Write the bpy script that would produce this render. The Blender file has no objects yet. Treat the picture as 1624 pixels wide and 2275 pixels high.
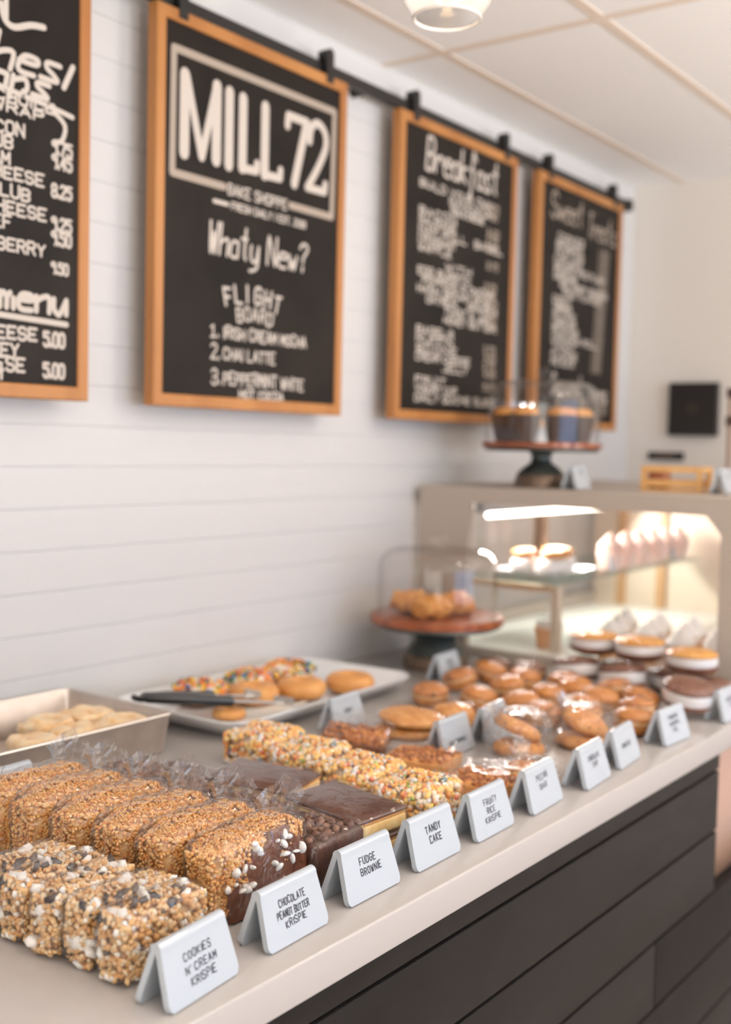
import bpy, bmesh, math, random
import numpy as np
from mathutils import Vector, Matrix, noise

sc = bpy.context.scene
COL = sc.collection
PI = math.pi

# ------------------------------------------------------------------ camera
def s2l(c):
    return tuple(((v / 255) / 12.92 if v / 255 <= 0.04045 else ((v / 255 + 0.055) / 1.055) ** 2.4) for v in c)

CAM = Vector((0.6775, 0.0, 1.45))
RT, UP, FW = Vector((0.806118, 0.591319, 0.022701)), Vector((-0.052749, 0.033596, 0.998043)), Vector((-0.589399, 0.805737, -0.058274))
FW.normalize(); RT = (RT - FW * RT.dot(FW)).normalized(); UP = RT.cross(FW)
cam_d = bpy.data.cameras.new('camera'); cam = bpy.data.objects.new('camera', cam_d); COL.objects.link(cam)
m = Matrix((RT, UP, -FW)).transposed().to_4x4(); m.translation = CAM
cam.matrix_world = m
cam_d.sensor_fit = 'VERTICAL'; cam_d.sensor_height = 36; cam_d.sensor_width = 36
cam_d.lens = 2544.09 / 2275 * 36
cam_d.clip_start = 0.01
cam_d.dof.use_dof = True; cam_d.dof.focus_distance = 1.27; cam_d.dof.aperture_fstop = 2.75
sc.camera = cam

# ------------------------------------------------------------------ render look
sc.view_settings.view_transform = 'Standard'; sc.view_settings.look = 'None'
sc.view_settings.gamma = 1; sc.view_settings.use_curve_mapping = False
sc.view_settings.exposure = -0.62
sc.cycles.use_denoising = True; sc.cycles.adaptive_threshold = 0.015
sc.cycles.max_bounces = 7; sc.cycles.diffuse_bounces = 4; sc.cycles.glossy_bounces = 3
sc.cycles.transmission_bounces = 4; sc.cycles.transparent_max_bounces = 24
sc.cycles.caustics_reflective = False; sc.cycles.caustics_refractive = False
sc.cycles.sample_clamp_indirect = 4

# ------------------------------------------------------------------ light
world = bpy.data.worlds.new('daylight'); sc.world = world; world.use_nodes = True
wn = world.node_tree.nodes['Background']; wn.inputs[0].default_value = (0.80, 0.90, 1.0, 1); wn.inputs[1].default_value = 0.5

def area(name, loc, target, sx, sy, power, col, shape='RECTANGLE', spread=None):
    d = bpy.data.lights.new(name, 'AREA'); d.shape = shape; d.size = sx; d.size_y = sy; d.energy = power; d.color = col
    if spread: d.spread = spread
    o = bpy.data.objects.new(name, d); COL.objects.link(o); o.location = loc
    o.rotation_euler = (Vector(target) - Vector(loc)).to_track_quat('-Z', 'Y').to_euler()
    return o
COOL = (0.30, 0.57, 1.0); WARM = (1.0, 0.88, 0.76)
area('window_light_street', (4.35, 1.6, 1.35), (0, 1.5, 1.95), 3.6, 1.6, 96, COOL)
area('window_light_entrance', (1.6, -2.95, 1.35), (0.4, 1.0, 1.9), 3.2, 1.7, 78, (1.0, 0.96, 0.88))
# unseen upward fill on the customer side, added to brighten the ceiling
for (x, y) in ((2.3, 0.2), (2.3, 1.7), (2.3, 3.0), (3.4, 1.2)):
    area('ceiling_fill_light', (x, y, 1.45), (x - 0.1, y, 2.9), 0.3, 0.3, 92, (1.0, 0.95, 0.89), 'DISK')
DOWNLIGHTS = [(0.25, 2.1), (0.9, 0.3), (0.9, 2.3), (2.4, 0.6), (2.4, 2.6), (-0.15, -0.6)]
for (x, y) in DOWNLIGHTS:
    area('downlight_lamp', (x, y, 2.322), (x, y, 0), 0.10, 0.10, 3.6, WARM, 'DISK')

def point_light(x, y, z, power):
    d = bpy.data.lights.new('pendant_and_fill_light', 'POINT'); d.energy = power; d.color = WARM; d.shadow_soft_size = 0.03
    o = bpy.data.objects.new('pendant_and_fill_light', d); COL.objects.link(o); o.location = (x, y, z)
for (x, y) in ((0.42, 0.9), (0.42, 2.0), (0.42, 3.1), (0.42, -0.4), (2.3, 0.3), (2.3, 2.4)): point_light(x, y, 2.13, 1.2)  # added fill without fixtures, lifts the ceiling from the customer side

for y in (1.46, 0.5, -0.46, -1.42):  # one sits in the hanging pendant; the others are unseen added fill
    point_light(-0.262, y, 2.150, 1.2); bpy.context.scene.collection.objects[-1].name = 'counter_pendant_and_fill'

# ------------------------------------------------------------------ materials
MATS = {}
def mat(name, rgb=(200, 200, 200), rough=0.5, metal=0.0, spec=0.5, coat=0.0, sub=0.0, emit=None, estr=0.0, lin=False):
    if name in MATS: return MATS[name]
    mm = bpy.data.materials.new(name); mm.use_nodes = True
    b = mm.node_tree.nodes['Principled BSDF']
    c = rgb if lin else s2l(rgb)
    b.inputs['Base Color'].default_value = (*c, 1); b.inputs['Roughness'].default_value = rough
    b.inputs['Metallic'].default_value = metal; b.inputs['Specular IOR Level'].default_value = spec
    b.inputs['Coat Weight'].default_value = coat; b.inputs['Coat Roughness'].default_value = 0.08
    if sub:
        b.inputs['Subsurface Weight'].default_value = sub; b.inputs['Subsurface Radius'].default_value = (0.01, 0.006, 0.003)
        b.inputs['Subsurface Scale'].default_value = 0.5
    if emit: b.inputs['Emission Color'].default_value = (*s2l(emit), 1); b.inputs['Emission Strength'].default_value = estr
    MATS[name] = mm
    return mm

def nd(mm, t, **kw):
    n = mm.node_tree.nodes.new(t)
    for k, v in kw.items(): setattr(n, k, v)
    return n
def lk(mm, a, b): mm.node_tree.links.new(a, b)
def ramp(mm, stops, mode='LINEAR'):
    r = nd(mm, 'ShaderNodeValToRGB'); cr = r.color_ramp; cr.interpolation = mode
    while len(cr.elements) < len(stops): cr.elements.new(0.5)
    for e, (p, c) in zip(cr.elements, stops): e.position = p; e.color = (*s2l(c), 1)
    return r
def coords(mm, scale=(1, 1, 1), kind='Object'):
    tc = nd(mm, 'ShaderNodeTexCoord'); mp = nd(mm, 'ShaderNodeMapping'); mp.inputs['Scale'].default_value = scale
    lk(mm, tc.outputs[kind], mp.inputs['Vector']); return mp.outputs['Vector']
def bump(mm, height, strength=0.3, dist=0.002):
    b = mm.node_tree.nodes['Principled BSDF']; bp = nd(mm, 'ShaderNodeBump')
    bp.inputs['Strength'].default_value = strength; bp.inputs['Distance'].default_value = dist
    lk(mm, height, bp.inputs['Height']); lk(mm, bp.outputs['Normal'], b.inputs['Normal'])
def noisy(name, stops, scale=40, stretch=(1, 1, 1), detail=4, bstr=0.0, bdist=0.002, **kw):
    """principled whose colour follows noise through a ramp"""
    if name in MATS: return MATS[name]
    mm = mat(name, stops[0][1], **kw); b = mm.node_tree.nodes['Principled BSDF']
    n = nd(mm, 'ShaderNodeTexNoise'); n.inputs['Scale'].default_value = scale; n.inputs['Detail'].default_value = detail
    lk(mm, coords(mm, stretch), n.inputs['Vector'])
    r = ramp(mm, stops); lk(mm, n.outputs['Fac'], r.inputs['Fac']); lk(mm, r.outputs['Color'], b.inputs['Base Color'])
    if bstr: bump(mm, n.outputs['Fac'], bstr, bdist)
    return mm
def island(name, stops, mode='CONSTANT', **kw):
    """colour picked at random for every separate grain of the mesh"""
    if name in MATS: return MATS[name]
    mm = mat(name, stops[0][1], **kw); b = mm.node_tree.nodes['Principled BSDF']
    g = nd(mm, 'ShaderNodeNewGeometry'); r = ramp(mm, stops, mode)
    lk(mm, g.outputs['Random Per Island'], r.inputs['Fac']); lk(mm, r.outputs['Color'], b.inputs['Base Color'])
    return mm
def spotted(name, base, spots, dark, vscale=60, thr=0.25, scale=30, bstr=0.4, **kw):
    """baked crumb with chips: voronoi spots over a noise colour"""
    if name in MATS: return MATS[name]
    mm = noisy(name, base, scale=scale, bstr=0, **kw); b = mm.node_tree.nodes['Principled BSDF']
    src = b.inputs['Base Color'].links[0].from_socket
    v = nd(mm, 'ShaderNodeTexVoronoi'); v.inputs['Scale'].default_value = vscale; lk(mm, coords(mm), v.inputs['Vector'])
    r = ramp(mm, [(0, (255, 255, 255)), (thr, (255, 255, 255)), (min(1, thr + 0.07), (0, 0, 0))]); lk(mm, v.outputs['Distance'], r.inputs['Fac'])
    # only some cells carry a chip
    sel = nd(mm, 'ShaderNodeMath', operation='GREATER_THAN'); sel.inputs[1].default_value = 1 - spots
    sp = nd(mm, 'ShaderNodeSeparateColor'); lk(mm, v.outputs['Color'], sp.inputs['Color']); lk(mm, sp.outputs[0], sel.inputs[0])
    mu = nd(mm, 'ShaderNodeMath', operation='MULTIPLY'); lk(mm, r.outputs['Color'], mu.inputs[0]); lk(mm, sel.outputs[0], mu.inputs[1])
    mx = nd(mm, 'ShaderNodeMix', data_type='RGBA'); lk(mm, mu.outputs[0], mx.inputs['Factor'])
    lk(mm, src, mx.inputs['A']); mx.inputs['B'].default_value = (*s2l(dark), 1); lk(mm, mx.outputs['Result'], b.inputs['Base Color'])
    n2 = nd(mm, 'ShaderNodeTexNoise'); n2.inputs['Scale'].default_value = scale * 4; n2.inputs['Detail'].default_value = 6
    lk(mm, coords(mm), n2.inputs['Vector']); bump(mm, n2.outputs['Fac'], bstr, 0.003)
    return mm
def clear(name, tint=(1, 1, 1), rough=0.0, gain=1.0, base=0.0, haze=0.0, wrinkle=0.0, wscale=60, wstretch=(1, 1, 1)):
    """thin clear sheet: mostly see-through, mirror-like at grazing angles"""
    if name in MATS: return MATS[name]
    mm = bpy.data.materials.new(name); mm.use_nodes = True; nt = mm.node_tree; nt.nodes.clear()
    out = nd(mm, 'ShaderNodeOutputMaterial'); tr = nd(mm, 'ShaderNodeBsdfTransparent'); tr.inputs[0].default_value = (*tint, 1)
    gl = nd(mm, 'ShaderNodeBsdfGlossy'); gl.inputs['Roughness'].default_value = rough
    fr = nd(mm, 'ShaderNodeLayerWeight'); fr.inputs['Blend'].default_value = 0.5
    pw = nd(mm, 'ShaderNodeMath', operation='POWER'); pw.inputs[1].default_value = 4.0; lk(mm, fr.outputs['Facing'], pw.inputs[0])
    ma = nd(mm, 'ShaderNodeMath', operation='MULTIPLY_ADD', use_clamp=True); ma.inputs[1].default_value = 0.75 * gain; ma.inputs[2].default_value = 0.035 + base
    lk(mm, pw.outputs[0], ma.inputs[0])
    mx = nd(mm, 'ShaderNodeMixShader'); lk(mm, ma.outputs[0], mx.inputs[0])
    first = tr.outputs[0]
    if haze:
        df = nd(mm, 'ShaderNodeBsdfTranslucent'); df.inputs[0].default_value = (0.9, 0.9, 0.9, 1)
        hz = nd(mm, 'ShaderNodeMixShader'); hz.inputs[0].default_value = haze
        lk(mm, tr.outputs[0], hz.inputs[1]); lk(mm, df.outputs[0], hz.inputs[2]); first = hz.outputs[0]
    lk(mm, first, mx.inputs[1]); lk(mm, gl.outputs[0], mx.inputs[2]); lk(mm, mx.outputs[0], out.inputs[0])
    if wrinkle:
        n = nd(mm, 'ShaderNodeTexNoise'); n.inputs['Scale'].default_value = wscale; n.inputs['Detail'].default_value = 2; n.inputs['Distortion'].default_value = 1.2
        lk(mm, coords(mm, wstretch), n.inputs['Vector'])
        bp = nd(mm, 'ShaderNodeBump'); bp.inputs['Strength'].default_value = wrinkle; bp.inputs['Distance'].default_value = 0.01
        lk(mm, n.outputs['Fac'], bp.inputs['Height']); lk(mm, bp.outputs['Normal'], gl.inputs['Normal']); lk(mm, bp.outputs['Normal'], fr.inputs['Normal'])
    MATS[name] = mm
    return mm

M_wall = mat('white_painted_boards', (218, 215, 212), 0.42)
M_plain = mat('white_painted_wall', (232, 224, 215), 0.7)
M_ceiling = noisy('ceiling_tile_white', [(0.3, (246, 243, 240)), (0.7, (250, 247, 244))], scale=180, rough=0.9)
M_tbar = mat('ceiling_grid_metal', (232, 216, 200), 0.6)
M_floor = noisy('pale_wood_floor', [(0.3, (180, 168, 156)), (0.7, (200, 188, 176))], scale=3, stretch=(1, 12, 1), rough=0.5)
M_top = mat('white_quartz', (182, 175, 170), 0.16, spec=0.45)
M_dark = noisy('charcoal_painted_wood', [(0.3, (22, 20, 20)), (0.7, (26, 24, 24))], scale=14, rough=0.45, spec=0.10)
M_gap = mat('dark_joint', (20, 20, 22), 0.9)
M_oak = noisy('honey_oak', [(0.25, (150, 90, 40)), (0.5, (174, 116, 60)), (0.75, (188, 130, 72))], scale=9, stretch=(1, 1, 0.12), rough=0.45)
M_board = noisy('chalkboard', [(0.3, (24, 21, 19)), (0.7, (40, 34, 30))], scale=5, rough=0.5, spec=0.12)
M_chalk = mat('chalk_paint', (204, 192, 180), 0.8)
M_chalkdim = mat('chalk_paint_rubbed', (168, 153, 138), 0.8)
M_black = mat('black_iron', (26, 24, 23), 0.45)
M_ceramic = mat('white_glazed_ceramic', (184, 191, 198), 0.07, spec=0.6, coat=0.4)
M_ink = mat('black_marker', (34, 30, 44), 0.6)
M_steel = mat('brushed_steel', (226, 222, 216), 0.2, metal=1.0)
M_pan = noisy('grey_bakeware', [(0.35, (186, 174, 164)), (0.65, (202, 190, 180))], scale=25, rough=0.38, metal=0.75)
M_panrim = mat('worn_steel_rim', (206, 198, 190), 0.28, metal=0.9)
M_grip = mat('black_rubber', (22, 22, 24), 0.32, coat=0.2)
M_paper = mat('baking_paper', (238, 232, 224), 0.8)
M_glass = clear('clear_glass', tint=(0.99, 0.985, 0.98), rough=0.03, gain=0.9, base=0.0)
M_shelfglass = clear('pale_green_glass', tint=(0.90, 0.97, 0.95), rough=0.02, gain=1.0, base=0.02)
M_film = clear('cellophane', rough=0.07, gain=0.8, base=0.055, haze=0.02, wrinkle=1.0, wscale=34)
M_filmsoft = clear('cling_film', rough=0.07, gain=0.42, base=0.02, haze=0.01, wrinkle=0.6, wscale=22)
M_filmgloss = clear('tight_film', rough=0.06, gain=0.4, base=0.03, haze=0.0, wrinkle=0.8, wscale=70)
M_filmtail = clear('cellophane_twist', rough=0.12, gain=1.2, base=0.20, haze=0.05, wrinkle=0.5, wscale=40)
M_china = mat('white_china', (226, 226, 226), 0.12, spec=0.5)
M_casegrey = mat('grey_case_metal', (178, 166, 154), 0.6)
M_led = mat('led_tube', (255, 250, 240), emit=(255, 246, 232), estr=10.0)
M_wood = noisy('acacia_wood', [(0.25, (108, 52, 26)), (0.5, (150, 80, 44)), (0.75, (178, 106, 62))], scale=10, stretch=(1, 6, 1), rough=0.35, coat=0.2)
M_zinc = noisy('aged_zinc', [(0.3, (62, 66, 64)), (0.55, (92, 98, 96)), (0.8, (112, 104, 94))], scale=14, rough=0.35, metal=0.5)
M_zincbrown = noisy('bronzed_zinc', [(0.3, (92, 74, 60)), (0.7, (126, 106, 90))], scale=20, rough=0.35, metal=0.5)

# ------------------------------------------------------------------ mesh building
class MB:
    def __init__(s): s.v = []; s.f = []; s.mi = []; s.n = 0
    def add(s, V, F, mi=0):
        s.v.extend([tuple(map(float, p)) for p in V]); s.f.extend([tuple(int(i) + s.n for i in f) for f in F]); s.mi.extend([mi] * len(F)); s.n += len(V); return s
    def box(s, a, b, mi=0):
        (x0, y0, z0), (x1, y1, z1) = a, b
        V = [(x0, y0, z0), (x1, y0, z0), (x1, y1, z0), (x0, y1, z0), (x0, y0, z1), (x1, y0, z1), (x1, y1, z1), (x0, y1, z1)]
        return s.add(V, [(0, 3, 2, 1), (4, 5, 6, 7), (0, 1, 5, 4), (1, 2, 6, 5), (2, 3, 7, 6), (3, 0, 4, 7)], mi)
    def tube(s, pts, r, seg=10, mi=0, cap=True):
        pts = [Vector(p) for p in pts]; n = len(pts); rs = r if hasattr(r, '__len__') else [r] * n
        V = []; F = []
        ref = None
        for i, p in enumerate(pts):
            t = (pts[min(i + 1, n - 1)] - pts[max(i - 1, 0)]).normalized()
            if ref is None: ref = Vector((0, 0, 1)) if abs(t.z) < 0.9 else Vector((1, 0, 0))
            u = (ref - t * ref.dot(t)).normalized(); w = t.cross(u); ref = u
            for k in range(seg):
                a = 2 * PI * k / seg; V.append(p + (u * math.cos(a) + w * math.sin(a)) * rs[i])
        for i in range(n - 1):
            for k in range(seg):
                k2 = (k + 1) % seg; F.append((i * seg + k, i * seg + k2, (i + 1) * seg + k2, (i + 1) * seg + k))
        if cap: F.append(tuple(range(seg))[::-1]); F.append(tuple((n - 1) * seg + k for k in range(seg)))
        return s.add(V, F, mi)
    def lathe(s, prof, seg=48, mi=0, close=False, wob=None):
        """prof: list of (r, z); r = 0 ends make a pole"""
        V = []; F = []; idx = []
        for (r, z) in prof:
            if r <= 1e-6: idx.append([len(V)] * seg); V.append((0, 0, z))
            else:
                base = len(V); idx.append([base + k for k in range(seg)])
                for k in range(seg):
                    a = 2 * PI * k / seg; q = 1 if wob is None else wob(a, z)
                    V.append((r * q * math.cos(a), r * q * math.sin(a), z))
        rows = list(zip(idx[:-1], idx[1:])) + ([(idx[-1], idx[0])] if close else [])
        for A, B in rows:
            for k in range(seg):
                k2 = (k + 1) % seg; q = []
                for i in (A[k], A[k2], B[k2], B[k]):
                    if i not in q: q.append(i)
                if len(q) > 2: F.append(tuple(q))
        return s.add(V, F, mi)
    def loft(s, loops, mi=0, cap0=True, cap1=True):
        n = len(loops[0]); V = [p for L in loops for p in L]; F = []
        for i in range(len(loops) - 1):
            for k in range(n):
                k2 = (k + 1) % n; F.append((i * n + k, i * n + k2, (i + 1) * n + k2, (i + 1) * n + k))
        if cap0: F.append(tuple(range(n))[::-1])
        if cap1: F.append(tuple((len(loops) - 1) * n + k for k in range(n)))
        return s.add(V, F, mi)
    def build(s, name, mats, parent=None, smooth=True, loc=(0, 0, 0), rot=(0, 0, 0), angle=40):
        me = bpy.data.meshes.new(name); me.from_pydata(s.v, [], s.f); me.update()
        for x in (mats if isinstance(mats, (list, tuple)) else [mats]): me.materials.append(x)
        if any(s.mi): me.polygons.foreach_set('material_index', s.mi)
        if smooth:
            me.polygons.foreach_set('use_smooth', [True] * len(me.polygons))
            me.set_sharp_from_angle(angle=math.radians(angle))
        return link(name, me, parent, loc, rot)

def link(name, me, parent=None, loc=(0, 0, 0), rot=(0, 0, 0)):
    o = bpy.data.objects.new(name, me); COL.objects.link(o); o.location = loc; o.rotation_euler = rot
    if parent: o.parent = parent
    return o
def bevel_box(name, size, mats, bev, parent=None, loc=(0, 0, 0), rot=(0, 0, 0), seg=3, base=True):
    """rounded box; base: origin in the middle of its underside"""
    bm = bmesh.new(); bmesh.ops.create_cube(bm, size=1)
    for v in bm.verts: v.co = Vector((v.co.x * size[0], v.co.y * size[1], (v.co.z + (0.5 if base else 0)) * size[2]))
    bmesh.ops.bevel(bm, geom=bm.edges[:], offset=bev, segments=seg, affect='EDGES', profile=0.5)
    me = bpy.data.meshes.new(name); bm.to_mesh(me); bm.free(); me.materials.append(mats)
    me.polygons.foreach_set('use_smooth', [True] * len(me.polygons)); me.set_sharp_from_angle(angle=math.radians(35))
    return link(name, me, parent, loc, rot)
def tag(o, label=None, cat=None, group=None, kind=None):
    if label: o['label'] = label
    if cat: o['category'] = cat
    if group: o['group'] = group
    if kind: o['kind'] = kind
    return o
def empty(name, loc, rz=0, label=None, cat=None, group=None, rot=None):
    o = bpy.data.objects.new(name, None); COL.objects.link(o); o.location = loc; o.rotation_euler = rot or (0, 0, rz); o.empty_display_size = 0.02
    return tag(o, label, cat, group)
def copy_tree(o, parent=None):
    c = o.copy(); COL.objects.link(c)
    if parent: c.parent = parent
    for ch in list(o.children): copy_tree(ch, c)
    return c
def structure(o): o['kind'] = 'structure'; return o

def ico(sub):
    bm = bmesh.new(); bmesh.ops.create_icosphere(bm, subdivisions=sub, radius=1)
    bm.verts.ensure_lookup_table(); V = np.array([v.co[:] for v in bm.verts]); F = np.array([[v.index for v in f.verts] for f in bm.faces]); bm.free()
    return V, F
ICO1, ICO2 = ico(1), ico(2)

def rand_rot(rng, n):
    q = rng.normal(size=(n, 4)); q /= np.linalg.norm(q, axis=1)[:, None]; w, x, y, z = q.T
    return np.stack([np.stack([1 - 2 * (y * y + z * z), 2 * (x * y - z * w), 2 * (x * z + y * w)], -1),
                     np.stack([2 * (x * y + z * w), 1 - 2 * (x * x + z * z), 2 * (y * z - x * w)], -1),
                     np.stack([2 * (x * z - y * w), 2 * (y * z + x * w), 1 - 2 * (x * x + y * y)], -1)], -2)
def grains_mesh(name, P, size, seed, mats, shape=(1, 0.8, 0.65), var=0.3, lump=0.12, base=None, core=None):
    """one lump per point of P; core: optional (V, F) closed body of the same mass"""
    rng = np.random.default_rng(seed); B, F = base or ICO1; n = len(P)
    Sx = size * (1 + var * rng.uniform(-1, 1, (n, 1))) * np.array(shape) * (1 + 0.25 * rng.uniform(-1, 1, (n, 3)))
    L = B[None] * (1 + lump * rng.uniform(-1, 1, (n, len(B), 1)))
    V = np.einsum('nij,nvj->nvi', rand_rot(rng, n), L * Sx[:, None, :]) + np.asarray(P)[:, None, :]
    V = V.reshape(-1, 3); FF = (F[None] + (np.arange(n) * len(B))[:, None, None]).reshape(-1, 3)
    if core is not None:
        cv, cf = core; FF = np.concatenate([FF, np.asarray(cf) + len(V)]); V = np.concatenate([V, cv])
    me = bpy.data.meshes.new(name); me.vertices.add(len(V)); me.vertices.foreach_set('co', V.astype(np.float32).ravel())
    me.loops.add(FF.size); me.loops.foreach_set('vertex_index', FF.astype(np.int32).ravel())
    me.polygons.add(len(FF)); me.polygons.foreach_set('loop_start', np.arange(0, FF.size, 3, dtype=np.int32))
    me.polygons.foreach_set('use_smooth', np.ones(len(FF), dtype=bool))
    me.update(calc_edges=True); me.validate()
    for x in (mats if isinstance(mats, (list, tuple)) else [mats]): me.materials.append(x)
    return me
def super_pts(V, size, p):
    """sphere directions -> rounded box surface of full size, base at z = 0"""
    V = np.asarray(V, float); d = V / np.linalg.norm(V, axis=1)[:, None]
    r = (np.abs(d) ** p).sum(1) ** (-1 / p)
    return d * r[:, None] * np.array(size) / 2 + np.array([0, 0, size[2] / 2])
def on_box(size, n, seed, inset=0.0, bottom=False, round_=0.25):
    """n random points on a rounded box (base z = 0)"""
    rng = np.random.default_rng(seed); sx, sy, sz = size
    A = [sx * sy, sx * sy if bottom else 0, sx * sz, sx * sz, sy * sz, sy * sz]; k = rng.choice(6, n, p=np.array(A) / sum(A))
    u = rng.uniform(-1, 1, (n, 3)); u[k == 0, 2] = 1; u[k == 1, 2] = -1; u[k == 2, 1] = 1; u[k == 3, 1] = -1; u[k == 4, 0] = 1; u[k == 5, 0] = -1
    # pull corners in
    e = 1 - round_ * np.maximum(0, (np.sort(np.abs(u), 1)[:, 1] - 0.72)) ** 1.0
    u *= e[:, None]
    return u * (np.array(size) / 2 - inset) + np.array([0, 0, sz / 2])
def core_box(size, inset=0.003, p=7, amp=0.0, seed=0, sub=3):
    V, F = ico(sub); s2 = [size[0] - 2 * inset, size[1] - 2 * inset, size[2] - inset]
    return super_pts(V, s2, p), F
def shell(name, size, p, m, parent, sub=4, amp=0.002, freq=40, seed=0, loc=(0, 0, 0), rot=(0, 0, 0), extra=None):
    """soft closed body on a rounded box, dented by noise"""
    V, F = ico(sub); Pn = super_pts(V, size, p); off = Vector((seed * 3.1, seed * 1.7, 0)); out = []
    d = V / np.linalg.norm(V, axis=1)[:, None]
    for q, dd in zip(Pn, d):
        a = noise.noise(Vector(q) * freq + off) * amp
        q = q + dd * a
        if q[2] < 0: q[2] = 0
        out.append(q if extra is None else extra(q))
    b = MB(); b.add(out, F)
    return b.build(name, m, parent, loc=loc, rot=rot, angle=180)

# ------------------------------------------------------------------ hand lettering (polyline strokes, grid 4 x 6)
GL = {'A': '002640 1232', 'B': '0006 063645443303 3342413000', 'C': '4536160501103041', 'D': '0006 0626454120 2000', 'E': '40000646 0333', 'F': '000646 0333',
      'G': '453616050110304143 4323', 'H': '0006 4046 0343', 'I': '2026', 'J': '4641301001', 'K': '0006 460340', 'L': '060040', 'M': '0006224640', 'N': '00064046',
      'O': '160501103041453616', 'P': '00063645443303', 'Q': '160501103041453616 2240', 'R': '00063645443303 2340', 'S': '453616050413334241301001', 'T': '0646 2620',
      'U': '060110304146', 'V': '062046', 'W': '0610243046', 'X': '0046 0640', 'Y': '062346 2320', 'Z': '06460040', '0': '160501103041453616', '1': '152620 1030',
      '2': '05163645440040', '3': '05163645443313 3342413010 1001', '4': '360242 3630', '5': '460604344341301001', '6': '3616050110304142330302', '7': '064610',
      '8': '1605041333443645 3616 13020110304142 4233', '9': '4334140516364541 30', '&': '401405163635013041 4143', "'": '2625', '.': '2021', ',': '2110', '|': '2026', '-': '1333', '?': '051636452322 2021', '!': '2622 2021'}
LC = {'a': '4515031232 4542', 'b': '08020325454332', 'c': '45150312 1242', 'd': '451503122245 4842', 'e': '04444515031242', 'f': '4738282010 1535', 'h': '0802 04254542', 'i': '2522', 'k': '0802 450442', 'l': '181222',
      'm': '0502 04152422 2435 4442', 'n': '0502 04254542', 'o': '150312324515', 'p': '0500 04354332', 'r': '0502 04254544', 's': '451514334202', 't': '282332 0636', 'u': '0503122245 4542', 'w': '0512243245', 'y': '0503123245 45411000', "'": '2827'}
def strokes(ch, script):
    if script and ch in LC: src, dy = LC[ch], -2
    elif ch.upper() in GL: src, dy = GL[ch.upper()], 0
    else: return []
    return [[(int(s[i]), int(s[i + 1]) + dy) for i in range(0, len(s) - 1, 2)] for s in src.split()]
class Ink:
    """flat marks on a plane: org + u*U + v*V + n*N"""
    def __init__(s, org, U, V, lift=0.0005):
        s.o, s.U, s.V = Vector(org), Vector(U).normalized(), Vector(V).normalized(); s.N = s.U.cross(s.V); s.lift = lift; s.mb = MB(); s.k = 0; s.zoom = 1.0
    def P(s, u, v):
        u, v = u * s.zoom, 1.45 + (v - 1.45) * s.zoom if s.zoom != 1 else v
        return s.o + s.U * u + s.V * v + s.N * (s.lift + (s.k % 30) * 6e-6)
    def line(s, pts, w, mi=0, cap=True):
        pts = [Vector((p[0], p[1])) for p in pts]
        for a, b in zip(pts[:-1], pts[1:]):
            d = b - a
            if d.length < 1e-7: continue
            n = Vector((-d.y, d.x)).normalized() * w / 2; s.k += 1
            s.mb.add([s.P(*(a - n)), s.P(*(b - n)), s.P(*(b + n)), s.P(*(a + n))], [(0, 1, 2, 3)], mi)
        if cap:
            for p in pts:
                s.k += 1
                s.mb.add([s.P(p.x + math.cos(k * PI / 4) * w / 2, p.y + math.sin(k * PI / 4) * w / 2) for k in range(8)], [tuple(range(8))], mi)
    def text(s, txt, u0, v0, h, width=None, w=0.001, script=False, mi=0, slant=0.0, rise=0.0, rng=None, sp=1.5, adv=None):
        if not txt: return
        n = sum(3.2 if c == ' ' else (2.2 if c in "I1'.,!|i" else 4 + sp) for c in txt)
        k = (width / n) if width else (h / 6 * 0.85 if adv is None else adv)
        x = 0.0
        for c in txt:
            a = 3.2 if c == ' ' else (2.2 if c in "I1'.,!|i" else 4 + sp)
            jy = rng.uniform(-0.05, 0.05) * h if rng else 0; js = 1 + (rng.uniform(-0.08, 0.08) if rng else 0)
            ox = -1.3 if c in "I1'.,!|i" else 0.4
            for st in strokes(c, script):
                q = []
                for (gx, gy) in st:
                    yy = gy / 6 * h * js
                    q.append((u0 + (x + ox + gx) * k + slant * yy, v0 + yy + jy + rise * (x * k)))
                if script and len(q) > 2: q = smooth2(q)
                s.line(q, w, mi)
            x += a
    def build(s, name, mats, parent): return s.mb.build(name, mats, parent, smooth=False)
def smooth2(q):
    out = [q[0]]
    for i in range(len(q) - 1):
        p0, p1, p2, p3 = q[max(i - 1, 0)], q[i], q[i + 1], q[min(i + 2, len(q) - 1)]
        for t in (0.33, 0.66, 1.0):
            out.append(tuple(0.5 * (2 * p1[j] + (p2[j] - p0[j]) * t + (2 * p0[j] - 5 * p1[j] + 4 * p2[j] - p3[j]) * t * t + (3 * p1[j] - p0[j] - 3 * p2[j] + p3[j]) * t ** 3) for j in (0, 1)))
    return out

# ================================================================== the room
WX, FY, CZ, CT = -0.915, 3.672, 2.335, 0.95          # board wall, far wall, ceiling, worktop
X1, Y0 = 4.4, -3.0

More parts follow.
